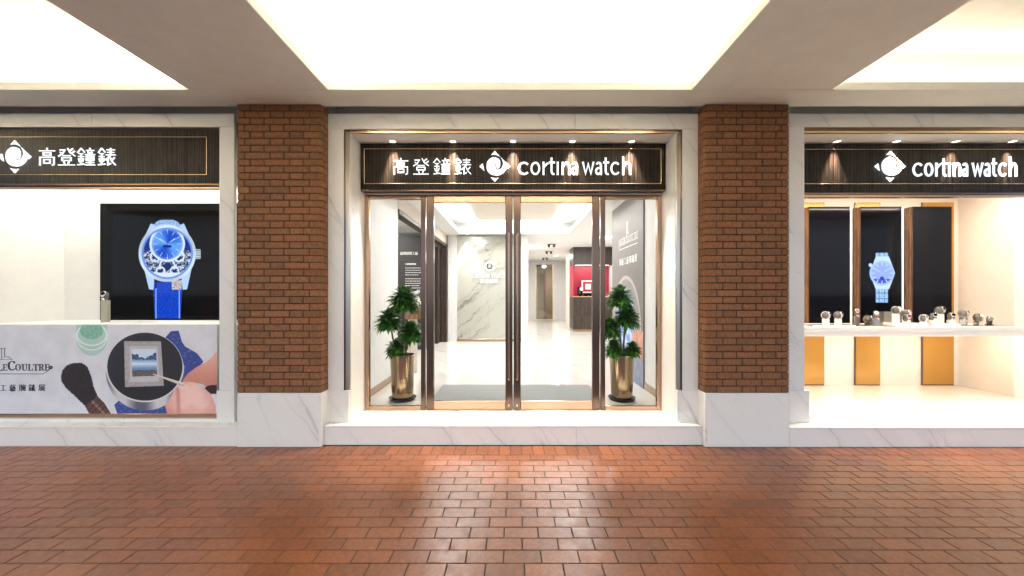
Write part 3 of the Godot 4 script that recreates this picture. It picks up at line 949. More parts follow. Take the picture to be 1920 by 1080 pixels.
func watch_screen_picture() -> ImageTexture:
	var n1 := noise_of(31, 0.05, 3)
	var n2 := noise_of(32, 0.5, 1)
	var lugs := [PackedVector2Array([Vector2(395, 300), Vector2(440, 205), Vector2(468, 215), Vector2(470, 290)]), PackedVector2Array([Vector2(755, 300), Vector2(712, 205), Vector2(684, 215), Vector2(680, 290)]), PackedVector2Array([Vector2(385, 580), Vector2(425, 748), Vector2(462, 752), Vector2(470, 640)]), PackedVector2Array([Vector2(775, 580), Vector2(738, 748), Vector2(702, 752), Vector2(690, 640)])]
	var strap := PackedVector2Array([Vector2(455, 660), Vector2(702, 660), Vector2(684, 988), Vector2(472, 988)])
	var top := PackedVector2Array([Vector2(455, 240), Vector2(480, 195), Vector2(520, 175), Vector2(625, 175), Vector2(665, 195), Vector2(698, 240)])
	var white := Color(0.86, 0.93, 1.0)
	return paint(540, 456, func(ix: int, iy: int) -> Color:
		var p := Vector2(25.0 + (ix + 0.5) / 540.0 * 1140.0, 45.0 + (iy + 0.5) / 456.0 * 963.0)
		var g := n1.get_noise_2d(p.x, p.y)
		var c := Color(0.04, 0.037, 0.033) * (1.0 + n1.get_noise_2d(p.x * 0.08, p.y * 0.08) * 0.6)
		if p.x > 830 and n2.get_noise_2d(p.x * 0.9, p.y * 0.9) > 0.62 and g > -0.1:
			c = Color(0.33, 0.09, 0.1)
		if Geometry2D.is_point_in_polygon(p, strap):
			c = Color(0.08, 0.27, 0.78) * (1.0 + g * 0.35)
			if absf(absf(p.x - 578.0) - 96.0) < 6.0 or p.y < 690:
				c = Color(0.5, 0.68, 0.98) if p.y > 740 else Color(0.1, 0.12, 0.2)
			if p.x > 612 and p.x < 694 and p.y > 672 and p.y < 750:
				c = Color(0.75, 0.72, 0.72) * (1.0 + g * 0.4)
		if Geometry2D.is_point_in_polygon(p, top):
			c = Color(0.6, 0.74, 0.96) * (1.0 + g * 0.3)
		for l in lugs:
			if Geometry2D.is_point_in_polygon(p, l):
				c = Color(0.74, 0.85, 1.0)
		if p.x > 800 and p.x < 850 and p.y > 418 and p.y < 498:
			c = white * (0.72 + 0.28 * signf(sin(p.y * 0.45)))
		var r := p.distance_to(Vector2(575, 452))
		if r < 236:
			c = white * (0.93 + 0.07 * sin(atan2(p.y - 452, p.x - 575) * 3.0))
			if absf(r - 204) < 8.0:
				c = Color(0.42, 0.6, 0.95)
			if r < 196:
				c = Color(0.07, 0.18, 0.56) * (1.0 + g * 0.4)
				# open movement below the dial
				if p.y > 430:
					var cell := absf(sin(p.x * 0.052 + g * 3.0) * cos(p.y * 0.061 - g * 2.0))
					c = Color(0.05, 0.11, 0.34).lerp(white, smoothstep(0.3, 0.6, cell))
				for w in [[575, 560, 62], [478, 478, 40], [672, 478, 40], [520, 600, 34], [635, 600, 34]]:
					var q := p.distance_to(Vector2(w[0], w[1]))
					if absf(q - w[2]) < 7.0:
						c = white
					elif q < w[2] * 0.5:
						c = Color(0.08, 0.16, 0.42)
				if p.y > 610:
					c = white
				var d := p.distance_to(Vector2(575, 375))
				var a := atan2(p.y - 375, p.x - 575)
				if d < 146:
					c = white
					if d < 128:
						c = Color(0.08, 0.3, 0.8).lerp(Color(0.4, 0.66, 1.0), clampf(0.5 + sin(a * 2.0 + 0.7) * 0.5, 0.0, 1.0))
						if d > 80 and absf(sin(a * 6.0)) < 0.12:
							c = white
						if d > 112 and absf(sin(a * 30.0)) < 0.35:
							c = Color(0.75, 0.88, 1.0)
						if (absf(a + 2.55) < 0.05 or absf(a + 0.6) < 0.05) and d < 78:
							c = Color(0.95, 0.98, 1.0)
						if p.y > 385 and p.y < 404 and absf(p.x - 575) < 34:
							c = Color(0.07, 0.12, 0.4)
		return c)

func steel_watch_picture() -> ImageTexture:
	var n1 := noise_of(51, 0.08, 2)
	return paint(300, 780, func(ix: int, iy: int) -> Color:
		# field 290 wide, 780 high: the watch stands in the lower half
		var p := Vector2(510.0 + (ix + 0.5) / 300.0 * 275.0, 100.0 + (iy + 0.5) / 780.0 * 780.0)
		var g := n1.get_noise_2d(p.x, p.y)
		var c := Color(0.006, 0.006, 0.02)
		var white := Color(0.8, 0.9, 1.0)
		if absf(p.x - 651) < 42 and p.y > 405 and p.y < 748:
			c = Color(0.62, 0.78, 1.0) * (1.0 + g * 0.3)
			if fposmod(p.y, 40.0) < 4.0:
				c = Color(0.2, 0.3, 0.6)
			if absf(absf(p.x - 651) - 18.0) < 2.5:
				c *= 0.7
		var q := Vector2(absf(p.x - 655), p.y)
		if q.y > 430 and q.y < 655 and q.x < remap(absf(q.y - 545), 0, 112, 88, 46):
			c = white
		var r := p.distance_to(Vector2(652, 545))
		if r < 86:
			c = Color(0.66, 0.8, 1.0)
		if r < 72:
			c = Color(0.6, 0.7, 0.97) if p.y < 585 else Color(0.3, 0.36, 0.85)
			var a := atan2(p.y - 545, p.x - 652)
			if r > 50 and absf(sin(a * 6.0)) < 0.3:
				c = white
			if (absf(a + 2.6) < 0.08 or absf(a + 0.55) < 0.08) and r < 46:
				c = white
			if p.distance_to(Vector2(652, 582)) < 14:
				c = Color(0.2, 0.22, 0.7)
		if p.distance_to(Vector2(573, 490)) < 13:
			c = white
		return c)

func flat_panel(w: float, h: float) -> ArrayMesh:
	# a sheet 4 mm thick whose front carries one picture
	var st := begin()
	var x := w / 2
	var y := h / 2
	var front := [[Vector3(-x, y, 0.004), Vector2(0, 0)], [Vector3(x, y, 0.004), Vector2(1, 0)], [Vector3(x, -y, 0.004), Vector2(1, 1)], [Vector3(-x, y, 0.004), Vector2(0, 0)], [Vector3(x, -y, 0.004), Vector2(1, 1)], [Vector3(-x, -y, 0.004), Vector2(0, 1)]]
	for v in front:
		st.set_normal(Vector3.BACK)
		st.set_uv(v[1])
		st.add_vertex(v[0])
	return st.commit()

func picture(tex: Texture2D, lit: float) -> StandardMaterial3D:
	var m := StandardMaterial3D.new()
	m.texture_repeat = false
	if lit > 0.0:
		m.albedo_color = Color(0.02, 0.02, 0.02)
		m.metallic_specular = 0.16
		m.roughness = 0.08
		m.emission_enabled = true
		m.emission = Color.BLACK
		m.emission_texture = tex
		m.emission_energy_multiplier = lit
	else:
		m.albedo_texture = tex
		m.roughness = 0.45
	return m

# ---------------------------------------------------------------- small things on show

func watch_on_stand(called: String, label: String, at: Vector3, stand: float, group: String, strap: Material, dial: Material, turn := 0.0, base: Material = null, size := 1.2) -> void:
	var t := thing(called, label, "watch", at, group)
	t.rotation.y = turn
	if stand > 0.0:
		put(t, "stand", bevel_box(Vector3(0.06, stand, 0.06) , 0.003), base if base else M.white_gloss, Vector3(0, stand / 2, 0))
	var r := 0.034 * size
	var st := begin()
	var ring := []
	for k in 17:
		var a := TAU * (0.06 + 0.94 * k / 16.0) - PI * 0.5
		ring.append([Vector3(0, r * 1.12 + r * 1.1 * sin(a), r * cos(a)), Vector3(0, r * 1.12 + r * 1.3 * sin(a), r * 1.2 * cos(a))])
	for k in 16:
		var w0 := 0.011 * size
		for s in [-1.0, 1.0]:
			quad(st, ring[k][0] + Vector3(s * w0, 0, 0), ring[k + 1][0] + Vector3(s * w0, 0, 0), ring[k + 1][1] + Vector3(s * w0, 0, 0), ring[k][1] + Vector3(s * w0, 0, 0), Vector3(s, 0, 0))
		var mid := Vector3(0, r * 1.12, 0)
		quad(st, ring[k][1] - Vector3(w0, 0, 0), ring[k][1] + Vector3(w0, 0, 0), ring[k + 1][1] + Vector3(w0, 0, 0), ring[k + 1][1] - Vector3(w0, 0, 0), ring[k][1] - mid)
		quad(st, ring[k][0] - Vector3(w0, 0, 0), ring[k][0] + Vector3(w0, 0, 0), ring[k + 1][0] + Vector3(w0, 0, 0), ring[k + 1][0] - Vector3(w0, 0, 0), mid - ring[k][0])
	put(t, "strap", st.commit(), strap, Vector3(0, stand, 0))
	var roll := put(t, "cushion", lathe([Vector2(0.001, -0.013), Vector2(0.92, -0.013), Vector2(0.98, 0.0), Vector2(0.92, 0.013), Vector2(0.001, 0.013)], 18), M.grey_print, Vector3(0, stand + r * 1.12, 0), Vector3(0, 0, PI / 2))
	roll.scale = Vector3(r * 1.05, size * 0.7, r * 0.95)
	var tilt := Vector3(PI * 0.36, 0, 0)
	var centre := Vector3(0, stand + r * 1.75, r * 0.95)
	var case := put(t, "case", lathe([Vector2(0.001, -0.006), Vector2(0.02, -0.006), Vector2(0.0215, 0.002), Vector2(0.019, 0.006), Vector2(0.0168, 0.0055)], 20), M.steel_bright, centre, tilt)
	case.scale = Vector3.ONE * size
	put(case, "dial", lathe([Vector2(0.001, 0.0052), Vector2(0.0168, 0.005)], 16), dial)

# ---------------------------------------------------------------- the poster window

func window_left() -> void:
	M.steel_bright = mat(lin(0.75, 0.74, 0.72), 0.15, 1.0)
	var z := -0.1
	var t := thing("marble_surround", "white marble surround framing the window with the long poster", "window surround", Vector3(-5.0, STEP, z), "marble surrounds of the shop front")
	block(t, "jamb", M.marble, -3.138, -2.976, 0.5455, 3.3595, -0.139, z, 0.003)
	block(t, "jamb_base", M.marble, -3.166, -2.976, STEP, 0.545, -0.139, z + 0.003, 0.003)
	for k in 3:
		block(t, "lintel", M.marble, lerpf(-7.55, -2.976, k / 3.0) + 0.0006, lerpf(-7.55, -2.976, (k + 1) / 3.0) - 0.0006, 3.36, 3.502, -0.139, z, 0.003)
	block(t, "far_jamb", M.marble, -7.55, -6.75, STEP, 3.3595, -0.139, z, 0.003)
	block(t, "sill", M.marble, -6.7495, -3.1665, STEP, STEP + 0.03, -0.28, -0.11, 0.003)
	# sign
	var zs := -0.13
	var sg := sign_box("dark wood sign with lit emblem left of four characters over the poster window", -6.748, -3.1395, 2.748, 3.3585, zs, [-6.6, px(389, zs), py(328.5, zs), py(257, zs)])
	put_emblem(sg, px(32, zs), py(295, zs), zs, 0.178)
	put_characters(sg, [px(92, zs), px(128.5, zs), px(165, zs), px(203.5, zs)], py(295, zs), zs, 0.192)
	# window
	var wz := -0.2
	var w := thing("shop_window", "large glass pane above the long printed poster", "window", Vector3(-4.9, 1.25, wz))
	block(w, "pane", M.glass, -6.7, -3.141, 1.27, 2.72, wz - 0.012, wz, 0.0)
	block(w, "head_rail", M.bronze, -6.7, -3.141, 2.7205, 2.7475, wz - 0.03, wz + 0.02, 0.003)
	block(w, "foot_rail", M.bronze, -6.7, -3.168, STEP + 0.0305, STEP + 0.075, wz - 0.03, wz + 0.045, 0.003)
	# poster
	var pz := -0.165
	var x0 := px(-10, pz)
	var x1 := px(407, pz)
	var y1 := py(608.5, pz)
	var y0 := py(779, pz)
	var p := thing("advertising_poster", "long printed poster of a brush, a pigment jar and a hand painting a miniature", "poster", Vector3((x0 + x1) / 2, y0, pz))
	block(p, "backing", M.white_gloss, -6.7, x1, y0, y1, pz - 0.03, pz - 0.0005, 0.0)
	put(p, "print", flat_panel(x1 - x0, y1 - y0), picture(poster_picture(), 0.0), Vector3(0, (y1 - y0) / 2, -0.0015))
	block(p, "blank_margin", mat(Color(0.845, 0.85, 0.875), 0.45), -6.7, x0 - 0.001, y0, y1, pz, pz + 0.0025, 0.0)
	var tz := pz + 0.0035
	put_text(p, "lettering", "JAEGER-", M.ink, Vector3(px(-45, tz), py(690, tz), tz) - p.position, 0.38, 0.13)
	put_text(p, "lettering", "L", M.ink, Vector3(px(-1, tz), py(688, tz), tz) - p.position, 0.06, 0.125)
	put_text(p, "lettering", "E", M.ink, Vector3(px(9, tz), py(689, tz), tz) - p.position, 0.05, 0.1)
	put_text(p, "lettering", "C", M.ink, Vector3(px(21, tz), py(686, tz), tz) - p.position, 0.082, 0.145)
	put_text(p, "lettering", "OULTRE", M.ink, Vector3(px(60.5, tz), py(689, tz), tz) - p.position, 0.37, 0.1)
	# underline with an anchor-like end
	var st := begin()
	ribbon(st, [Vector2(px(-95, tz), py(701, tz)), Vector2(px(80, tz), py(701, tz)), Vector2(px(88, tz), py(697, tz)), Vector2(px(96, tz), py(688, tz))], 0.006, 0.0, 0.002)
	ribbon(st, arc(px(95, tz), py(689, tz), 0.017, 0.013, 0, 340, 14), 0.013, 0.0, 0.0023, true)
	put(p, "underline", st.commit(), M.ink, Vector3(0, 0, tz) - p.position)
	# outlined monogram above the name
	st = begin()
	for e in [[-2.0, 14.0], [14.0, 24.0]]:
		pass
	ribbon(st, [Vector2(px(1, tz), py(653, tz)), Vector2(px(11, tz), py(653, tz))], 0.005, 0, 0.002)
	ribbon(st, [Vector2(px(3.5, tz), py(653, tz)), Vector2(px(3.5, tz), py(673, tz))], 0.005, 0, 0.0022)
	ribbon(st, [Vector2(px(9, tz), py(653, tz)), Vector2(px(9, tz), py(669, tz)), Vector2(px(16, tz), py(669, tz)), Vector2(px(23, tz), py(674, tz)), Vector2(px(0, tz), py(674, tz))], 0.005, 0, 0.0024)
	ribbon(st, [Vector2(px(-6, tz), py(653, tz)), Vector2(px(-6, tz), py(678, tz)), Vector2(px(-13, tz), py(684, tz))], 0.005, 0, 0.0026)
	put(p, "monogram", st.commit(), M.ink, Vector3(0, 0, tz) - p.position)
	var chars := [["work", 6], ["craft", 24], ["wrist", 42], ["watch", 60], ["show", 79]]
	for c in chars:
		put(p, "character", glyph_mesh(c[0], 0.073, 0.0062, 0.002), M.ink, Vector3(px(c[1], tz), py(727, tz), tz) - p.position)
	# the lit box behind the glass
	var b := struct("poster_window_box")
	block(b, "display_floor", M.wall_white, -5.82, -2.95, 1.15, 1.24, -0.98, -0.216, 0.0)
	block(b, "rear_wall", M.wall_white, -5.9, -2.95, 1.2405, 3.2, -1.05, -0.98, 0.0)
	block(b, "left_wall", M.wall_white, -5.9, -5.82, 1.2405, 3.2, -0.9795, -0.216, 0.0)
	block(b, "right_wall", M.wall_white, -3.0, -2.95, 1.2405, 3.2, -0.9795, -0.705, 0.0)
	block(b, "box_ceiling", M.wall_white, -5.9, -2.95, 3.2005, 3.3, -1.05, -0.245, 0.0)
	block(b, "hidden_head", M.wall_white, -5.8195, -2.995, 2.765, 3.2, -0.29, -0.245, 0.0)
	block(b, "filler_wall", M.wall_white, -6.75, -5.905, 0.2, 3.3, -0.6, -0.245, 0.0)
	block(b, "box_base", M.wall_white, -5.9, -2.95, 0.2, 1.1495, -0.98, -0.285, 0.0)
	var strip := thing("display_light", "hidden warm light panel above the left display", "light", Vector3(-4.4, 3.19, -0.6))
	put(strip, "panel_light", bevel_box(Vector3(2.6, 0.012, 0.25), 0.002), glow(Color(1.0, 0.95, 0.86), 2.0))
	area_light("poster_window_panel", Vector3(-4.4, 3.18, -0.6), Vector3.DOWN, Vector2(2.6, 0.25), 1.8, Color(1.0, 0.975, 0.92), Vector3.BACK)
	# screen
	var sz := -0.9
	var sx0 := px(187, sz)
	var sx1 := sx0 + (px(412, sz) - px(187, sz)) * 1.168
	var sy1 := py(381, sz)
	var sy0 := py(603, sz)
	var s := thing("display_screen", "large black screen showing a blue dial wristwatch with blue strap", "screen", Vector3((sx0 + sx1) / 2, sy0, sz))
	block(s, "casing", M.black, sx0, sx1, sy0 + 0.0005, sy1, sz - 0.079, sz, 0.003)
	put(s, "screen_picture", flat_panel(sx1 - sx0 - 0.02, sy1 - sy0 - 0.02), picture(watch_screen_picture(), 0.5), Vector3(0, (sy1 - sy0) / 2, -0.002))
	var wx := px(198, -0.5)
	watch_on_stand("watch_on_plinth", "small steel watch on a tall grey plinth beside the black screen", Vector3(wx, 1.24, -0.5), 0.262, "", M.steel_bright, M.black, 0.3, mat(lin(0.34, 0.32, 0.24), 0.5), 1.3)
	var tray := thing("display_tray", "thin flat white tray lying below the black screen", "tray", Vector3(px(245, -0.45), 1.24, -0.45))
	put(tray, "slab", bevel_box(Vector3(0.46, 0.012, 0.2), 0.003), M.white_gloss, Vector3(0, 0.006, 0))

# ---------------------------------------------------------------- the window with the black panels

func window_right() -> void:
	var z := -0.1
	var t := thing("marble_surround", "white marble surround framing the window with black panels", "window surround", Vector3(5.0, STEP, z), "marble surrounds of the shop front")
	block(t, "jamb", M.marble, 2.946, 3.112, 0.5455, 3.3595, -0.139, z, 0.003)
	block(t, "jamb_base", M.marble, 2.946, 3.165, STEP, 0.545, -0.139, z + 0.003, 0.003)
	for k in 3:
		block(t, "lintel", M.marble, lerpf(2.946, 7.55, k / 3.0) + 0.0006, lerpf(2.946, 7.55, (k + 1) / 3.0) - 0.0006, 3.36, 3.502, -0.139, z, 0.003)
	block(t, "far_jamb", M.marble, 7.0, 7.55, STEP, 3.3595, -0.139, z, 0.003)
	block(t, "head_trim", M.brass, 3.115, 6.999, 3.3005, 3.33, -0.139, -0.118, 0.002)
	block(t, "head_trim_edge", M.bronze_dark, 3.1125, 6.999, 3.3305, 3.3595, -0.139, -0.108, 0.002)
	block(t, "reveal_soffit", M.plaster, 3.1125, 7.3, 3.2995, 3.45, -0.6, -0.1395, 0.0)
	block(t, "sill", M.white_gloss, 3.1655, 6.999, STEP, STEP + 0.04, -0.3, -0.19, 0.003)
	var zs := -0.385
	var sg := sign_box("dark wood sign with lit emblem followed by the shop name over the black panels", 3.05, 7.2, 2.715, 3.298, zs, [3.08, 7.15, py(345.5, zs), py(280, zs)])
	put_emblem(sg, px(1666, zs), py(313, zs), zs, 0.178)
	put_name(sg, px(1708, zs), px(1903, zs), py(332, zs), 0.158, zs, 1.0)
	for k in 5:
		downlight("small round downlight in the window soffit, " + ["at the blank end of its sign", "right above the emblem of its sign", "above the first letters of its sign", "above the last letters of its sign", "past the last letter of its sign"][k], Vector3([3.66, 4.33, 5.0, 5.64, 6.3][k], 3.2993, -0.335), 4.2, 24.0, "downlights over the sign above the black panels")
	var wz := -0.44
	var w := thing("shop_window", "large glass pane in front of the black panels and watch counter", "window", Vector3(5.0, 0.25, wz))
	block(w, "pane", M.glass, 3.03, 6.45, 0.2485, 2.684, wz - 0.012, wz, 0.0)
	block(w, "head_rail", M.bronze, 3.03, 6.45, 2.6845, 2.7145, wz - 0.02, wz + 0.03, 0.003)
	# the room behind
	var back := -1.58
	var b := struct("display_room")
	block(b, "room_floor", M.shop_floor, 2.94, 6.6, 0.1, 0.248, back, -0.305, 0.0)
	block(b, "rear_wall", M.wall_warm, 2.94, 6.6, 0.1, 3.3, back - 0.1, back, 0.0)
	block(b, "right_wall", M.wall_warm, 6.47, 6.6, 0.2485, 3.0, back + 0.0005, -0.24, 0.0)
	block(b, "wall_panel", M.wall_white, 6.452, 6.4695, 0.2485, 2.99, -0.95, -0.245, 0.003)
	block(b, "left_wall", M.wall_white, 2.94, 3.02, 0.2485, 3.0, back + 0.0005, -0.705, 0.0)
	block(b, "room_ceiling", M.wall_white, 2.94, 6.6, 3.0005, 3.1, back, -0.4965, 0.0)
	block(b, "filler_wall", M.wall_white, 6.61, 7.5, 0.2, 3.3, -0.7, -0.24, 0.0)
	var pl := thing("display_light", "hidden warm light panel above the watch counter", "light", Vector3(4.75, 2.99, -0.74))
	put(pl, "panel_light", bevel_box(Vector3(3.2, 0.012, 0.4), 0.002), glow(Color(1.0, 0.92, 0.8), 2.0))
	area_light("display_room_panel", Vector3(4.75, 2.98, -0.74), Vector3.DOWN, Vector2(3.2, 0.4), 1.8, Color(1.0, 0.95, 0.88), Vector3.BACK)
	var wash := thing("wash_light", "slim warm wash light hidden behind the sign above the watch counter", "light", Vector3(4.75, 2.98, -0.52))
	put(wash, "light_tube", bevel_box(Vector3(3.2, 0.012, 0.03), 0.002), glow(Color(1.0, 0.93, 0.83), 2.0))
	area_light("counter_wash", Vector3(4.75, 2.965, -0.52), Vector3(0, -1, -0.3), Vector2(3.2, 0.03), 2.5, Color(1.0, 0.94, 0.86), Vector3.BACK)
	# gold strips on the back wall
	var gz := back + 0.02
	var gl := ["glossy gold wall panel beside the marble jamb, partly behind a black screen", "glossy gold wall panel behind the screen that shows a watch", "glossy gold wall panel behind the black screen next to the beige side wall"]
	var gx := [[1490, 1546], [1605, 1651], [1731, 1789]]
	for k in 3:
		var g := thing("gold_panel", gl[k], "wall panel", Vector3(px((gx[k][0] + gx[k][1]) / 2.0, gz), 0.2485, gz))
		block(g, "face", M.gold_panel, px(gx[k][0], gz), px(gx[k][1], gz), 0.262, 2.9, back + 0.0005, gz, 0.003)
		block(g, "foot", M.bronze_dark, px(gx[k][0], gz), px(gx[k][1], gz), 0.2485, 0.2615, back + 0.0005, gz - 0.002, 0.002)
		block(g, "edge", M.bronze_dark, px(gx[k][0], gz) - 0.014, px(gx[k][0], gz) - 0.0005, 0.2485, 2.9, back + 0.0005, gz + 0.004, 0.002)
	# three screens
	var fz := -1.42
	var sl := ["tall black screen, blank, beside the marble jamb", "tall black screen showing a pale blue steel watch", "tall black screen, blank, next to the beige side wall"]
	var sx := [[1517, 1594], [1613.5, 1691], [1712, 1785]]
	for k in 3:
		var x0 := px(sx[k][0], fz)
		var x1 := px(sx[k][1], fz)
		var y1 := py(387, fz)
		var s := thing("black_screen", sl[k], "screen", Vector3((x0 + x1) / 2, 1.105, fz))
		block(s, "casing", M.wood_light, x0, x1, 1.1055, y1, gz + 0.005, fz - 0.006, 0.002)
		block(s, "screen_glass", M.black, x0 + 0.002, x1 - 0.002, 1.108, y1 - 0.002, fz - 0.0055, fz, 0.001)
		if k == 1:
			var h := (x1 - x0 - 0.02) * 780.0 / 275.0
			put(s, "screen_picture", flat_panel(x1 - x0 - 0.02, h), picture(steel_watch_picture(), 0.56), Vector3(0, y1 - 0.03 - h / 2 - 1.105, -0.002))
		# white upright between the screens
	for k in 2:
		var u := thing("white_upright", ["slim white upright between the blank screen by the jamb and the watch screen", "slim white upright between the watch screen and the screen by the side wall"][k], "upright", Vector3(px(sx[k][1], fz) + 0.03, 1.105, fz - 0.04))
		put(u, "bar", bevel_box(Vector3(0.03, 1.7, 0.05), 0.003), M.white_gloss, Vector3(0, 0.85, 0))
	# counter
	var ct := 1.163
	var c := thing("watch_counter", "long glossy white counter holding small watches in front of the black screens", "counter", Vector3(4.8, 0.25, -1.1))
	block(c, "counter_top", M.white_gloss, 3.025, 6.4505, ct - 0.058, ct, -1.4, -0.8, 0.004)
	block(c, "front_apron", M.white_gloss, 3.025, 6.4505, ct - 0.12, ct - 0.0585, -0.86, -0.806, 0.004)
	put(c, "light_tube", bevel_box(Vector3(3.2, 0.012, 0.06), 0.002), glow(Color(1.0, 0.92, 0.8), 3.0), Vector3(4.75, ct - 0.066, -1.05) - c.position)
	area_light("counter_tube", Vector3(4.75, ct - 0.076, -1.05), Vector3(0, -1, -0.25), Vector2(3.2, 0.06), 0.6, Color(1.0, 0.93, 0.83), Vector3.BACK)
	area_light("sill_tube", Vector3(4.8, ct - 0.076, -0.88), Vector3(0, -1, 0.35), Vector2(3.2, 0.04), 0.5, Color(1.0, 0.93, 0.83), Vector3.BACK)
	put(c, "light_tube", bevel_box(Vector3(3.2, 0.012, 0.04), 0.002), glow(Color(1.0, 0.92, 0.8), 3.0), Vector3(4.8, ct - 0.066, -0.89) - c.position)
	# things on the counter
	var cz := -1.0
	var tr := [["low grey tray with two white watch stands on the counter beside the jamb", 1552, 80, M.steel_bright], ["dark grey tray with two strapped watches on the white counter", 1631, 70, M.bronze_dark], ["clear silver tray with three small watches by the beige side wall", 1838, 92, M.steel_bright]]
	for e in tr:
		var ty := thing("display_tray", e[0], "tray", Vector3(px(e[1], cz + 0.05), ct, cz + 0.05))
		put(ty, "slab", bevel_box(Vector3(e[2] / 144.0, 0.01, 0.2), 0.003), e[3], Vector3(0, 0.005, 0))
	var bl := [["wide white display block under three watches in front of the watch screen", 1694, 56, 0.035], ["wide white display block under a trio of round watches", 1763, 52, 0.03]]
	for e in bl:
		var by := thing("display_block", e[0], "display block", Vector3(px(e[1], cz), ct, cz))
		put(by, "slab", bevel_box(Vector3(e[2] / 144.0, e[3], 0.16), 0.003), M.white_gloss, Vector3(0, e[3] / 2, 0))
	var g1 := "white stands with watches on the tray beside the jamb"
	for x in [1546, 1569]:
		watch_on_stand("watch", "steel watch on a white stand on the grey tray, " + ("closer to the jamb" if x < 1550 else "farther from the jamb"), Vector3(px(x, cz), ct + 0.0102, cz + 0.02), 0.08, g1, M.steel_bright, M.black, 0.5)
	watch_on_stand("watch", "steel watch on a grey stand behind the strapped watches", Vector3(px(1610, cz - 0.08), ct, cz - 0.12), 0.12, "", M.steel_bright, M.brass, -0.4, M.steel)
	watch_on_stand("watch", "low brown strapped watch on the dark grey tray", Vector3(px(1621, cz), ct + 0.0102, cz + 0.05), 0.03, "", M.bronze, M.black, 0.6, M.dark)
	watch_on_stand("watch", "gold watch on a dark stand on the dark grey tray", Vector3(px(1639, cz), ct + 0.0102, cz + 0.02), 0.085, "", M.brass, M.white_gloss, -0.5, M.steel)
	var gb := thing("display_block", "plain grey block behind the strapped watches on the counter", "display block", Vector3(px(1659, cz - 0.2), ct, cz - 0.2))
	put(gb, "cube", bevel_box(Vector3(0.11, 0.17, 0.1), 0.003), M.steel)
	gb.get_child(0).position.y = 0.085
	watch_on_stand("watch", "steel watch on the tallest stand of the wide block before the watch screen", Vector3(px(1680, cz), ct + 0.0352, cz), 0.12, "", M.steel_bright, M.white_gloss, 0.3, null, 1.2)
	watch_on_stand("watch", "small watch with a red dial low on the wide block before the watch screen", Vector3(px(1693, cz), ct + 0.0352, cz + 0.045), 0.02, "", M.steel_bright, M.red, -0.2)
	watch_on_stand("watch", "steel watch with a gold dial on the wide block before the watch screen", Vector3(px(1702, cz), ct + 0.0352, cz - 0.02), 0.075, "", M.steel_bright, M.brass, 0.2)
	watch_on_stand("watch", "pale watch on a low white stand between the two wide blocks", Vector3(px(1727, cz), ct, cz + 0.03), 0.05, "", M.white_gloss, M.steel_bright, 0.0)
	watch_on_stand("watch", "steel watch with a black dial on the highest stand of the trio", Vector3(px(1762, cz), ct + 0.0302, cz), 0.12, "", M.steel_bright, M.black, 0.2, null, 1.25)
	for x in [1746, 1780]:
		watch_on_stand("watch", "steel watch on a lower stand of the trio, " + ("towards the jamb" if x < 1760 else "towards the beige wall"), Vector3(px(x, cz), ct + 0.0302, cz + 0.02), 0.045, "lower watches of the trio", M.steel_bright, M.black, -0.3, null, 1.15)
	watch_on_stand("watch", "steel watch on the highest stand of the silver tray", Vector3(px(1803, cz), ct + 0.0102, cz + 0.02), 0.1, "", M.steel_bright, M.black, 0.4, M.steel_bright)
	watch_on_stand("watch", "gold toned watch on the silver tray by the side wall", Vector3(px(1827, cz), ct + 0.0102, cz + 0.04), 0.05, "", M.brass, M.white_gloss, 0.1, M.steel_bright)
	watch_on_stand("watch", "dark strapped watch at the end of the silver tray", Vector3(px(1846, cz), ct + 0.0102, cz + 0.05), 0.012, "", M.dark, M.steel_bright, -0.6, M.dark)

# ---------------------------------------------------------------- inside the shop

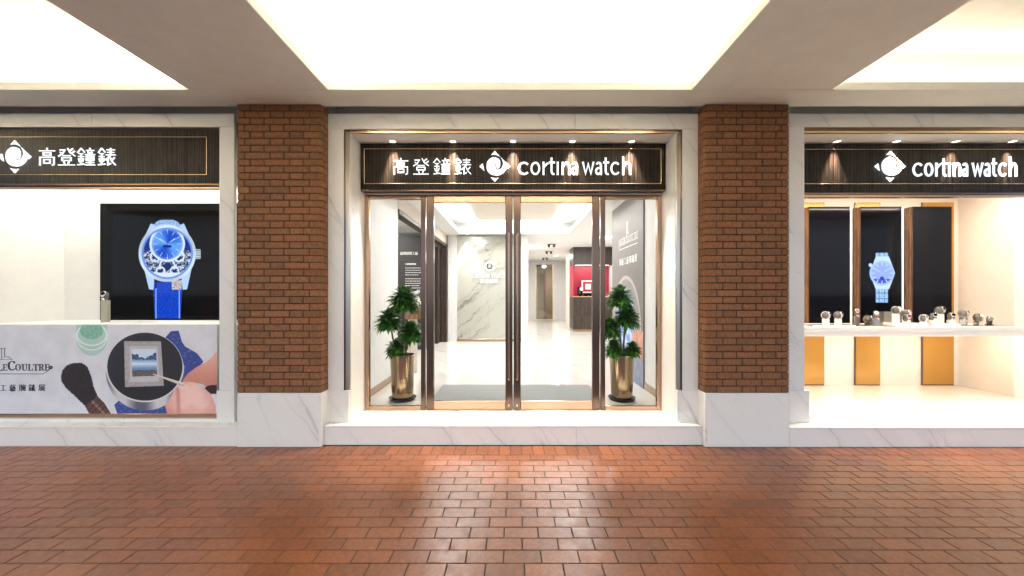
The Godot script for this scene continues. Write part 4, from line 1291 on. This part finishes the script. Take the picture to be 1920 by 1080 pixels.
func shop_interior() -> void:
	var ceil := 3.25
	var f := struct("shop_floor")
	# large polished slabs
	for i in 7:
		for j in 8:
			block(f, "floor_slab", M.shop_floor, -5.0 + i * 1.25 + 0.001, -5.0 + (i + 1) * 1.25 - 0.001, STEP - 0.04, STEP, -0.575 - (j + 1) * 2.0, -0.575 - j * 2.0 - 0.002, 0.001)
	block(f, "screed", M.mortar, -5.2, 3.8, 0.0, STEP - 0.041, -16.6, -0.575, 0.0)
	var w := struct("shop_walls")
	# entry side walls
	block(w, "entry_wall", M.wall_white, -2.02, -1.9, STEP, ceil, -2.33, -0.575, 0.003)
	block(w, "entry_wall_end", M.wood_light, -2.02, -1.9, STEP, ceil, -2.35, -2.3305, 0.002)
	block(w, "entry_wall", M.wall_white, 1.9, 2.02, STEP, ceil, -3.3, -0.575, 0.003)
	for e in [[-1.8995, -1.885, -2.33], [1.885, 1.8995, -1.52]]:
		block(w, "skirting", M.bronze, e[0], e[1], STEP + 0.0005, STEP + 0.1, e[2], -0.58, 0.002)
	for s in [-1.0, 1.0]:
		block(w, "jamb_return", M.wall_white, s * 1.789, s * 1.99, STEP, 3.4, -0.7, -0.57, 0.0)
	block(w, "left_room_wall", M.wall_white, -5.2, -5.0, STEP, ceil, -7.0, -1.2, 0.0)
	block(w, "left_room_front", M.wall_white, -5.2, -2.0205, STEP, ceil, -1.1995, -1.06, 0.0)
	block(w, "cross_wall", M.wall_white, -5.2, 0.4295, STEP, ceil, -7.25, -7.06, 0.002)
	block(w, "white_pier", M.wall_white, -1.86, -1.612, STEP, ceil, -7.059, -6.96, 0.003)
	block(w, "white_pier", M.wall_white, 0.23, 0.4295, STEP, ceil, -7.059, -6.96, 0.003)
	block(w, "corridor_left_wall", M.wall_white, 0.3, 0.4295, STEP, ceil, -16.2, -7.2505, 0.0)
	block(w, "corridor_end_wall", M.wall_white, 0.3, 1.2, STEP, ceil, -16.4, -16.2005, 0.0)
	block(w, "corridor_end_wall", M.wall_white, 2.1, 3.8, STEP, ceil, -16.4, -16.2005, 0.0)
	block(w, "corridor_end_head", M.wall_white, 1.2005, 2.0995, 3.1, ceil, -16.4, -16.2005, 0.0)
	block(w, "right_wall", M.wall_white, 3.6, 3.8, STEP, ceil, -16.2, -3.2, 0.0)
	block(w, "right_return", M.wall_white, 2.0205, 3.8, STEP, ceil, -3.3, -3.18, 0.0)
	block(w, "corridor_right_wall", M.wall_warm, 2.78, 3.5995, STEP, ceil, -16.2, -11.75, 0.0)
	# ceiling with a recessed coffer
	var c := struct("shop_ceiling")
	var cx0 := -1.5
	var cx1 := 1.55
	var cz0 := -6.65
	var cz1 := -1.2
	block(c, "ceiling_band", M.wall_white, -5.2, cx0, ceil + 0.0005, ceil + 0.1, -16.5, -0.6205, 0.002)
	block(c, "ceiling_band", M.wall_white, cx1, 3.8, ceil + 0.0005, ceil + 0.1, -16.5, -0.6205, 0.002)
	block(c, "ceiling_band", M.wall_white, cx0, cx1, ceil + 0.0005, ceil + 0.1, cz1, -0.6205, 0.002)
	block(c, "ceiling_band", M.wall_white, cx0, cx1, ceil + 0.0005, ceil + 0.1, -16.5, cz0, 0.002)
	block(c, "coffer_top", M.wall_white, -2.2, 2.2, ceil + 0.35, ceil + 0.4, -7.2, -0.65, 0.0)
	for e in [[-2.2, -2.1, -7.2, -0.65], [2.1, 2.2, -7.2, -0.65], [-2.1, 2.1, -7.2, -7.1], [-2.1, 2.1, -0.75, -0.65]]:
		block(c, "coffer_side", M.wall_white, e[0], e[1], ceil + 0.1005, ceil + 0.3495, e[2], e[3], 0.0)
	block(c, "coffer_panel", M.wall_warm, -0.93, 1.0, ceil + 0.27, ceil + 0.3495, -6.2, -1.6, 0.003)
	# light panels beside the hanging panel of the coffer
	var day := Color(1.0, 0.99, 0.975)
	var lights := [["bright ceiling light strip along the text board side of the shop coffer", -1.3, -3.9, 0.5, 4.6], ["bright ceiling light strip along the grey poster side of the shop coffer", 1.36, -3.9, 0.5, 4.6], ["bright ceiling light strip across the marble wall end of the shop coffer", 0.03, -6.55, 2.2, 0.5]]
	for e in lights:
		var l := thing("ceiling_light", e[0], "ceiling light", Vector3(e[1], ceil + 0.33, e[2]), "light strips in the shop ceiling")
		put(l, "light_panel", bevel_box(Vector3(e[3], 0.02, e[4]), 0.003), glow(day, 2.0))
		area_light("shop_strip", Vector3(e[1], ceil + 0.315, e[2]), Vector3.DOWN, Vector2(e[3], e[4]), 5.0 if e[4] > 1.0 else 3.4, day, Vector3.BACK)
	# flat panel lights deeper in the shop
	var deep := [["flat ceiling light panel in the side room over the text board", -3.4, -3.6, 0.5, 0.5, 4.0], ["flat ceiling light panel in front of the red cabinet", 2.7, -7.4, 0.4, 0.4, 5.0], ["flat ceiling light panel over the passage to the tinted mirror", 1.9, -13.0, 0.16, 0.16, 5.0], ["flat ceiling light panel over the passage before the beige wall", 1.0, -9.8, 0.16, 0.16, 4.5]]
	for e in deep:
		var l := thing("ceiling_light", e[0], "ceiling light", Vector3(e[1], ceil, e[2]), "light panels in the shop ceiling")
		put(l, "light_panel", bevel_box(Vector3(e[3], 0.02, e[4]), 0.003), glow(day, 1.6), Vector3(0, -0.01, 0))
		area_light("shop_panel", Vector3(e[1], ceil - 0.025, e[2]), Vector3.DOWN, Vector2(e[3], e[4]), e[5] * 0.9, day, Vector3.BACK)
	# header beam over the opening on the left
	var hb := thing("header_beam", "grey header beam with dark underside above the opening to the text board", "beam", Vector3(-1.96, 2.96, -4.6))
	block(hb, "beam", M.wall_warm, -2.02, -1.9, 2.981, ceil, -7.0, -2.3505, 0.003)
	block(hb, "dark_underside", M.wood_brown, -2.04, -1.88, 2.9, 2.98, -7.0, -2.3505, 0.003)
	block(hb, "end_post", M.wood_brown, -2.04, -1.88, STEP, 2.8995, -6.95, -6.85, 0.003)
	# text board
	var bz := -5.4
	var tb := thing("text_board", "tall charcoal board printed with rows of small white text", "board", Vector3(-2.9, STEP, bz))
	block(tb, "panel", M.board, -3.6, -2.1, STEP, 2.98, bz - 0.06, bz, 0.003)
	for k in 6:
		put(tb, "character", glyph_mesh(["craft", "wrist", "watch", "show", "work", "craft"][k], 0.075, 0.009, 0.002), M.print_white, Vector3(px(753 + k * 5.6, bz), py(475, bz), bz + 0.0005) - tb.position)
	for k in 7:
		put(tb, "character", glyph_mesh(["work", "craft", "wrist", "watch", "show", "wrist", "craft"][k], 0.04, 0.006, 0.002), M.print_white, Vector3(px(761 + k * 3.0, bz), py(495, bz), bz + 0.0005) - tb.position)
	for k in 9:
		var row := py(502.5 + k * 4.3 + (3.0 if k > 3 else 0.0), bz)
		var x := px(760, bz)
		var st := begin()
		while x < px(790 - (7 if k % 4 == 3 else 0), bz):
			var lw := rng.randf_range(0.02, 0.06)
			bevel_into(st, Vector3(lw, 0.014, 0.002), 0.0, Vector3(x + lw / 2, row, bz + 0.0015) - tb.position)
			x += lw + 0.012
		put(tb, "text_line", st.commit(), M.print_white)
	# dark sliding panels in the side opening
	var dp := thing("dark_cabinet", "dark brown tall cabinet standing beside the white pier of the marble wall", "cabinet", Vector3(-2.4, STEP, -6.6))
	block(dp, "carcass", M.wood_brown, -3.2, -2.05, STEP, 2.85, -7.0, -6.5, 0.004)
	block(dp, "door_panel", M.board, -3.18, -2.64, STEP + 0.05, 2.83, -6.4995, -6.48, 0.003)
	block(dp, "door_panel", M.board, -2.62, -2.07, STEP + 0.05, 2.83, -6.4995, -6.48, 0.003)
	# marble wall with the shop name
	var mw := thing("marble_wall", "grey veined marble wall with white shop lettering and round emblem", "wall", Vector3(-0.69, STEP, -7.0))
	for k in 2:
		block(mw, "marble_slab", M.marble_panel, lerpf(-1.61, 0.228, k / 2.0) + 0.0007, lerpf(-1.61, 0.228, (k + 1) / 2.0) - 0.0007, STEP + 0.07, ceil - 0.02, -7.059, -7.0, 0.002)
	block(mw, "skirting", M.bronze, -1.61, 0.228, STEP + 0.0005, STEP + 0.069, -7.059, -6.99, 0.003)
	var mz := -6.9995
	var lm: Material = M.print_white
	var mark := begin()
	ribbon(mark, arc(0, 0, 0.12, 0.12, 0, 352, 28), 0.05, 0.0, 0.02, true)
	put(mw, "emblem_ring", mark.commit(), lm, Vector3(px(918, mz), py(499, mz), mz) - mw.position)
	mark = begin()
	ribbon(mark, arc(0, 0, 0.075, 0.075, 120, 400, 24), 0.036, 0.0, 0.015)
	put(mw, "emblem_swirl", mark.commit(), M.board, Vector3(px(918, mz), py(499, mz), mz) - mw.position)
	put_text(mw, "lettering", "Cortina Watch", lm, Vector3(px(917, mz), py(516, mz), mz + 0.01) - mw.position, 0.98, 0.2, Vector3.ZERO, false, 0.02)
	for k in 4:
		put(mw, "character", glyph_mesh(["high", "ascend", "bell", "watch"][k], 0.12, 0.014, 0.02), lm, Vector3(px(904.5 + k * 8.6, mz), py(527, mz), mz) - mw.position)
	downlight("round spotlight washing the veined marble wall", Vector3(-1.3, ceil, -6.86), 3.0, 30.0, "", Color(1, 0.97, 0.92), Vector3(0, -1, -0.1))
	# wood kiosk with the red niche
	var kz := -9.8
	var kf := thing("display_cabinet", "dark wood cabinet with a bright red lit niche", "cabinet", Vector3(2.8, STEP, kz - 0.5))
	block(kf, "base", M.wood_brown, 2.16, 3.59, STEP + 0.08, 1.45, kz - 0.9, kz, 0.004)
	block(kf, "plinth", M.bronze, 2.17, 3.58, STEP, STEP + 0.0795, kz - 0.88, kz - 0.01, 0.003)
	block(kf, "shelf_edge", M.brass, 2.16, 3.59, 1.4505, 1.475, kz - 0.9, kz + 0.012, 0.003)
	block(kf, "niche_back", M.red, 2.16, 3.59, 1.4755, 2.6, kz - 0.9, kz - 0.6, 0.003)
	block(kf, "niche_side", M.red, 2.16, 2.19, 1.4755, 2.6, kz - 0.5995, kz, 0.003)
	block(kf, "header", M.wood_brown, 2.16, 3.59, 2.6005, ceil, kz - 0.9, kz, 0.004)
	block(kf, "side_panel", M.wall_warm, 2.16, 3.59, STEP, ceil, -11.74, kz - 0.9005, 0.003)
	area_light("niche_strip", Vector3(2.85, 2.59, kz - 0.12), Vector3(0, -1, -0.4), Vector2(1.2, 0.06), 0.5, day, Vector3.BACK)
	put(kf, "light_tube", bevel_box(Vector3(1.2, 0.008, 0.06), 0.001), glow(day, 3.0), Vector3(2.85, 2.596, kz - 0.06) - kf.position)
	var fr := thing("square_frame", "square red and white frame standing in the red niche", "frame", Vector3(px(1102, kz - 0.3), 1.4755, kz - 0.3))
	put(fr, "outer", bevel_box(Vector3(0.46, 0.46, 0.04), 0.004), M.white_gloss, Vector3(0, 0.23 + 0.12, 0))
	put(fr, "middle", bevel_box(Vector3(0.36, 0.36, 0.02), 0.004), M.red, Vector3(0, 0.35, 0.026))
	put(fr, "centre", bevel_box(Vector3(0.2, 0.2, 0.02), 0.004), M.white_gloss, Vector3(0, 0.35, 0.047))
	put(fr, "foot", bevel_box(Vector3(0.3, 0.12, 0.16), 0.004), M.black, Vector3(0, 0.06, 0))
	watch_on_stand("watch", "large black model watch beside the square frame in the red niche", Vector3(px(1087, kz - 0.2), 1.4755, kz - 0.15), 0.05, "", M.black, M.white_gloss, 0.3, M.black, 3.5)
	# tinted mirror at the far end
	var mi := thing("tinted_mirror", "tall bronze tinted mirror at the far end of the passage", "mirror", Vector3(1.65, STEP, -16.25))
	block(mi, "mirror_glass", M.mirror, 1.23, 2.07, STEP + 0.03, 3.0995, -16.3, -16.26, 0.001)
	block(mi, "edge", M.brass, 1.2005, 1.2295, STEP, 3.0995, -16.3, -16.21, 0.002)
	block(mi, "edge", M.brass, 2.0705, 2.0995, STEP, 3.0995, -16.3, -16.21, 0.002)
	block(mi, "foot", M.brass, 1.23, 2.07, STEP, STEP + 0.0295, -16.3, -16.21, 0.002)
	# grey wall poster on the right entry wall
	grey_poster()
	# mat
	var mt := thing("door_mat", "grey carpet mat lying behind the glass doors", "mat", Vector3(0.04, STEP, -1.19))
	put(mt, "carpet", bevel_box(Vector3(2.16, 0.012, 1.13), 0.004), M.mat_carpet, Vector3(0, 0.0062, 0))
	put(mt, "binding", bevel_box(Vector3(2.2, 0.008, 1.17), 0.003), M.grey_print, Vector3(0, 0.004, 0))
	# ceiling fittings
	var spots := [[1.3, -9.0, "in front of the passage"], [1.42, -11.2, "midway along the passage"], [1.5, -14.0, "just before the tinted mirror"]]
	for e in spots:
		var sp := thing("track_spot", "small grey twin spotlight on the white shop ceiling " + e[2], "spotlight", Vector3(e[0], ceil, e[1]), "twin spotlights on the shop ceiling")
		put(sp, "base", bevel_box(Vector3(0.3, 0.02, 0.12), 0.003), M.grey_print, Vector3(0, -0.0105, 0))
		for s in [-1.0, 1.0]:
			put(sp, "lamp_head", lathe([Vector2(0.001, 0.03), Vector2(0.04, 0.03), Vector2(0.045, -0.05), Vector2(0.035, -0.045)], 14), M.dark, Vector3(s * 0.085, -0.05, 0))
	# wooden box with white flowers on a post
	var fb := thing("flower_stand", "light wood box with white orchids on a slim stand behind the potted plant", "flower stand", Vector3(px(774, -2.7), STEP, -2.7))
	fb.rotation.y = 0.7
	put(fb, "post", bevel_box(Vector3(0.12, 0.93, 0.12), 0.004), M.wall_warm, Vector3(0, 0.465, 0))
	put(fb, "box", bevel_box(Vector3(0.24, 0.22, 0.24), 0.004), M.wood_light, Vector3(0, 1.04, 0))
	var fl := begin()
	var gr := begin()
	for k in 26:
		var p := Vector3(rng.randf_range(-0.12, 0.12), 1.15 + rng.randf_range(0.03, 0.26), rng.randf_range(-0.12, 0.12))
		tube(gr, [Vector3(p.x * 0.3, 1.15, p.z * 0.3), p], [0.004, 0.003], 5)
		for q in 5:
			var a := TAU * q / 5.0 + k
			var d := Vector3(cos(a), sin(a), rng.randf_range(-0.3, 0.5)).normalized() * 0.04
			var e := d.cross(Vector3(0.2, 0.3, 0.9)).normalized() * 0.018
			quad(fl, p, p + d * 0.6 + e, p + d, p + d * 0.6 - e, Vector3(0, 0, 1))
	put(fb, "flowers", fl.commit(), mat(lin(0.8, 0.76, 0.76), 0.6))
	put(fb, "stalks", gr.commit(), M.leaf[1])
	potted_plant("leafy green plant in a gold ribbed pot beside the white entry wall", Vector3(-1.434, STEP, -0.985), [[Vector3(0.02, 1.32, 0.0), 0.2], [Vector3(-0.17, 1.05, 0.03), 0.17], [Vector3(0.12, 0.9, 0.06), 0.165], [Vector3(-0.06, 0.69, 0.09), 0.13]], 3)
	potted_plant("leafy green plant in a gold ribbed pot in front of the grey wall poster", Vector3(1.41, STEP, -0.985), [[Vector3(-0.02, 1.35, 0.0), 0.175], [Vector3(-0.16, 0.95, 0.03), 0.16], [Vector3(0.06, 1.1, 0.02), 0.175], [Vector3(-0.12, 0.69, 0.07), 0.14], [Vector3(0.12, 0.67, 0.07), 0.125]], 17)

func grey_poster() -> void:
	var x := 1.8995
	var z0 := -3.28
	var z1 := -1.54
	var p := thing("wall_poster", "tall grey wall poster with white monogram lettering and a domed glass picture", "poster", Vector3(x, STEP, (z0 + z1) / 2))
	var n1 := noise_of(61, 0.02, 3)
	var tex := paint(360, 600, func(ix: int, iy: int) -> Color:
		var u := (ix + 0.5) / 360.0
		var v := (iy + 0.5) / 600.0
		var g := n1.get_noise_2d(ix, iy)
		var c := Color(0.47, 0.45, 0.44) * (1.0 + g * 0.05)
		var q := Vector2((u - 0.5) / 0.45, (v - 0.72) / 0.29)
		if q.length() < 1.0:
			c = Color(0.55, 0.53, 0.54)
			if q.length() > 0.93:
				c = Color(0.72, 0.68, 0.68)
			var r := Vector2((u - 0.5) / 0.28, (v - 0.68) / 0.16).length()
			if r < 1.0:
				c = Color(0.42, 0.56, 0.86).lerp(Color(0.8, 0.86, 0.95), clampf(0.3 + g * 1.6, 0.0, 1.0))
		if v > 0.72 and u > 0.75 - (v - 0.72) * 1.1 and v < 0.86:
			c = Color(0.78, 0.56, 0.5) * (1.0 + g * 0.2)
		if v > 0.86:
			c = Color(0.5, 0.53, 0.62) * (1.0 + g * 0.15)
		return c)
	var w := z1 - z0
	var h := 3.14 - STEP - 0.001
	put(p, "panel", bevel_box(Vector3(0.02, h, w), 0.002), M.grey_print, Vector3(-0.01, h / 2 + 0.0005, 0))
	put(p, "print", flat_panel(w - 0.01, h - 0.01), picture(tex, 0.0), Vector3(-0.0175, h / 2 + 0.0005, 0), Vector3(0, -PI / 2, 0))
	var face := Vector3(0, -PI / 2, 0)
	put_text(p, "lettering", "JL", M.print_white, Vector3(-0.0235, 2.45, 0.12), 0.17, 0.3, face)
	put_text(p, "lettering", "JAEGER-LECOULTRE", M.print_white, Vector3(-0.0235, 2.26, 0.12), 1.05, 0.16, face)
	put(p, "underline", bevel_box(Vector3(0.002, 0.014, 1.0), 0.0), M.print_white, Vector3(-0.0235, 2.14, 0.12))
	for k in 7:
		put(p, "character", glyph_mesh(["wrist", "craft", "work", "craft", "wrist", "watch", "show"][k], 0.12, 0.014, 0.002), M.print_white, Vector3(-0.0225, 1.92, -0.3 + k * 0.14), face)

# ---------------------------------------------------------------- plants

func potted_plant(label: String, at: Vector3, heads: Array, s: int) -> void:
	var r := RandomNumberGenerator.new()
	r.seed = s
	var t := thing("potted_plant", label, "potted plant", at, "potted plants inside the entrance")
	put(t, "saucer", lathe([Vector2(0.001, 0.0), Vector2(0.15, 0.0), Vector2(0.175, 0.035), Vector2(0.168, 0.037), Vector2(0.145, 0.01), Vector2(0.001, 0.01)], 36), M.rubber)
	put(t, "pot", lathe([Vector2(0.001, 0.011), Vector2(0.125, 0.011), Vector2(0.133, 0.03), Vector2(0.14, 0.2), Vector2(0.148, 0.4), Vector2(0.157, 0.585), Vector2(0.152, 0.588), Vector2(0.148, 0.56), Vector2(0.14, 0.5)], 144, 0.005, 24), M.gold)
	put(t, "soil", lathe([Vector2(0.15, 0.55), Vector2(0.08, 0.562), Vector2(0.001, 0.565)], 20), M.soil)
	for h in heads:
		var c: Vector3 = h[0]
		var rad: float = h[1] * 1.16
		var foot := Vector3(c.x * 0.3, 0.55, c.z * 0.3)
		var st := begin()
		tube(st, [foot, foot.lerp(c, 0.5) + Vector3(r.randf_range(-0.02, 0.02), 0, r.randf_range(-0.02, 0.02)), c + Vector3(0, rad * 0.5, 0)], [0.013, 0.011, 0.007], 8)
		put(t, "stem", st.commit(), M.bark)
		var leaves := [begin(), begin(), begin()]
		var n := int(400 * rad / 0.19)
		for k in n:
			var up := float(k) / n
			var root := c + Vector3(0, lerpf(-rad * 0.3, rad * 0.2, up), 0)
			var a := k * 2.39996 + r.randf_range(-0.3, 0.3)
			var rise := lerpf(-0.75, 1.35, up) + r.randf_range(-0.25, 0.25)
			var dir := Vector3(cos(a) * cos(rise), sin(rise) * 0.72, sin(a) * cos(rise))
			var len := rad * r.randf_range(0.55, 1.2) * lerpf(1.0, 0.82, up)
			var side := dir.cross(Vector3.UP).normalized() * len * 0.14
			if side.length() < 0.001:
				side = Vector3(len * 0.13, 0, 0)
			var droop := Vector3(0, -len * r.randf_range(0.05, 0.3), 0)
			var p0 := root
			var p1 := root + dir * len * 0.4 + droop * 0.05
			var p2 := root + dir * len * 0.75 + droop * 0.4
			var p3 := root + dir * len + droop
			var out := side.cross(dir)
			var fold := out.normalized() * len * 0.03
			var b: SurfaceTool = leaves[(0 if r.randf() < 0.45 else 1) if r.randf() < 0.8 else 2]
			for sgn in [-1.0, 1.0]:
				tri(b, p0, p1 + side * sgn + fold, p1, out)
				quad(b, p1, p1 + side * sgn + fold, p2 + side * 0.75 * sgn + fold, p2, out)
				tri(b, p2, p2 + side * 0.75 * sgn + fold, p3, out)
		var joined := ArrayMesh.new()
		for k in 3:
			leaves[k].commit(joined)
			joined.surface_set_material(joined.get_surface_count() - 1, M.leaf[k])
		var o := MeshInstance3D.new()
		o.name = "leaf_cluster"
		o.mesh = joined
		t.add_child(o, true)
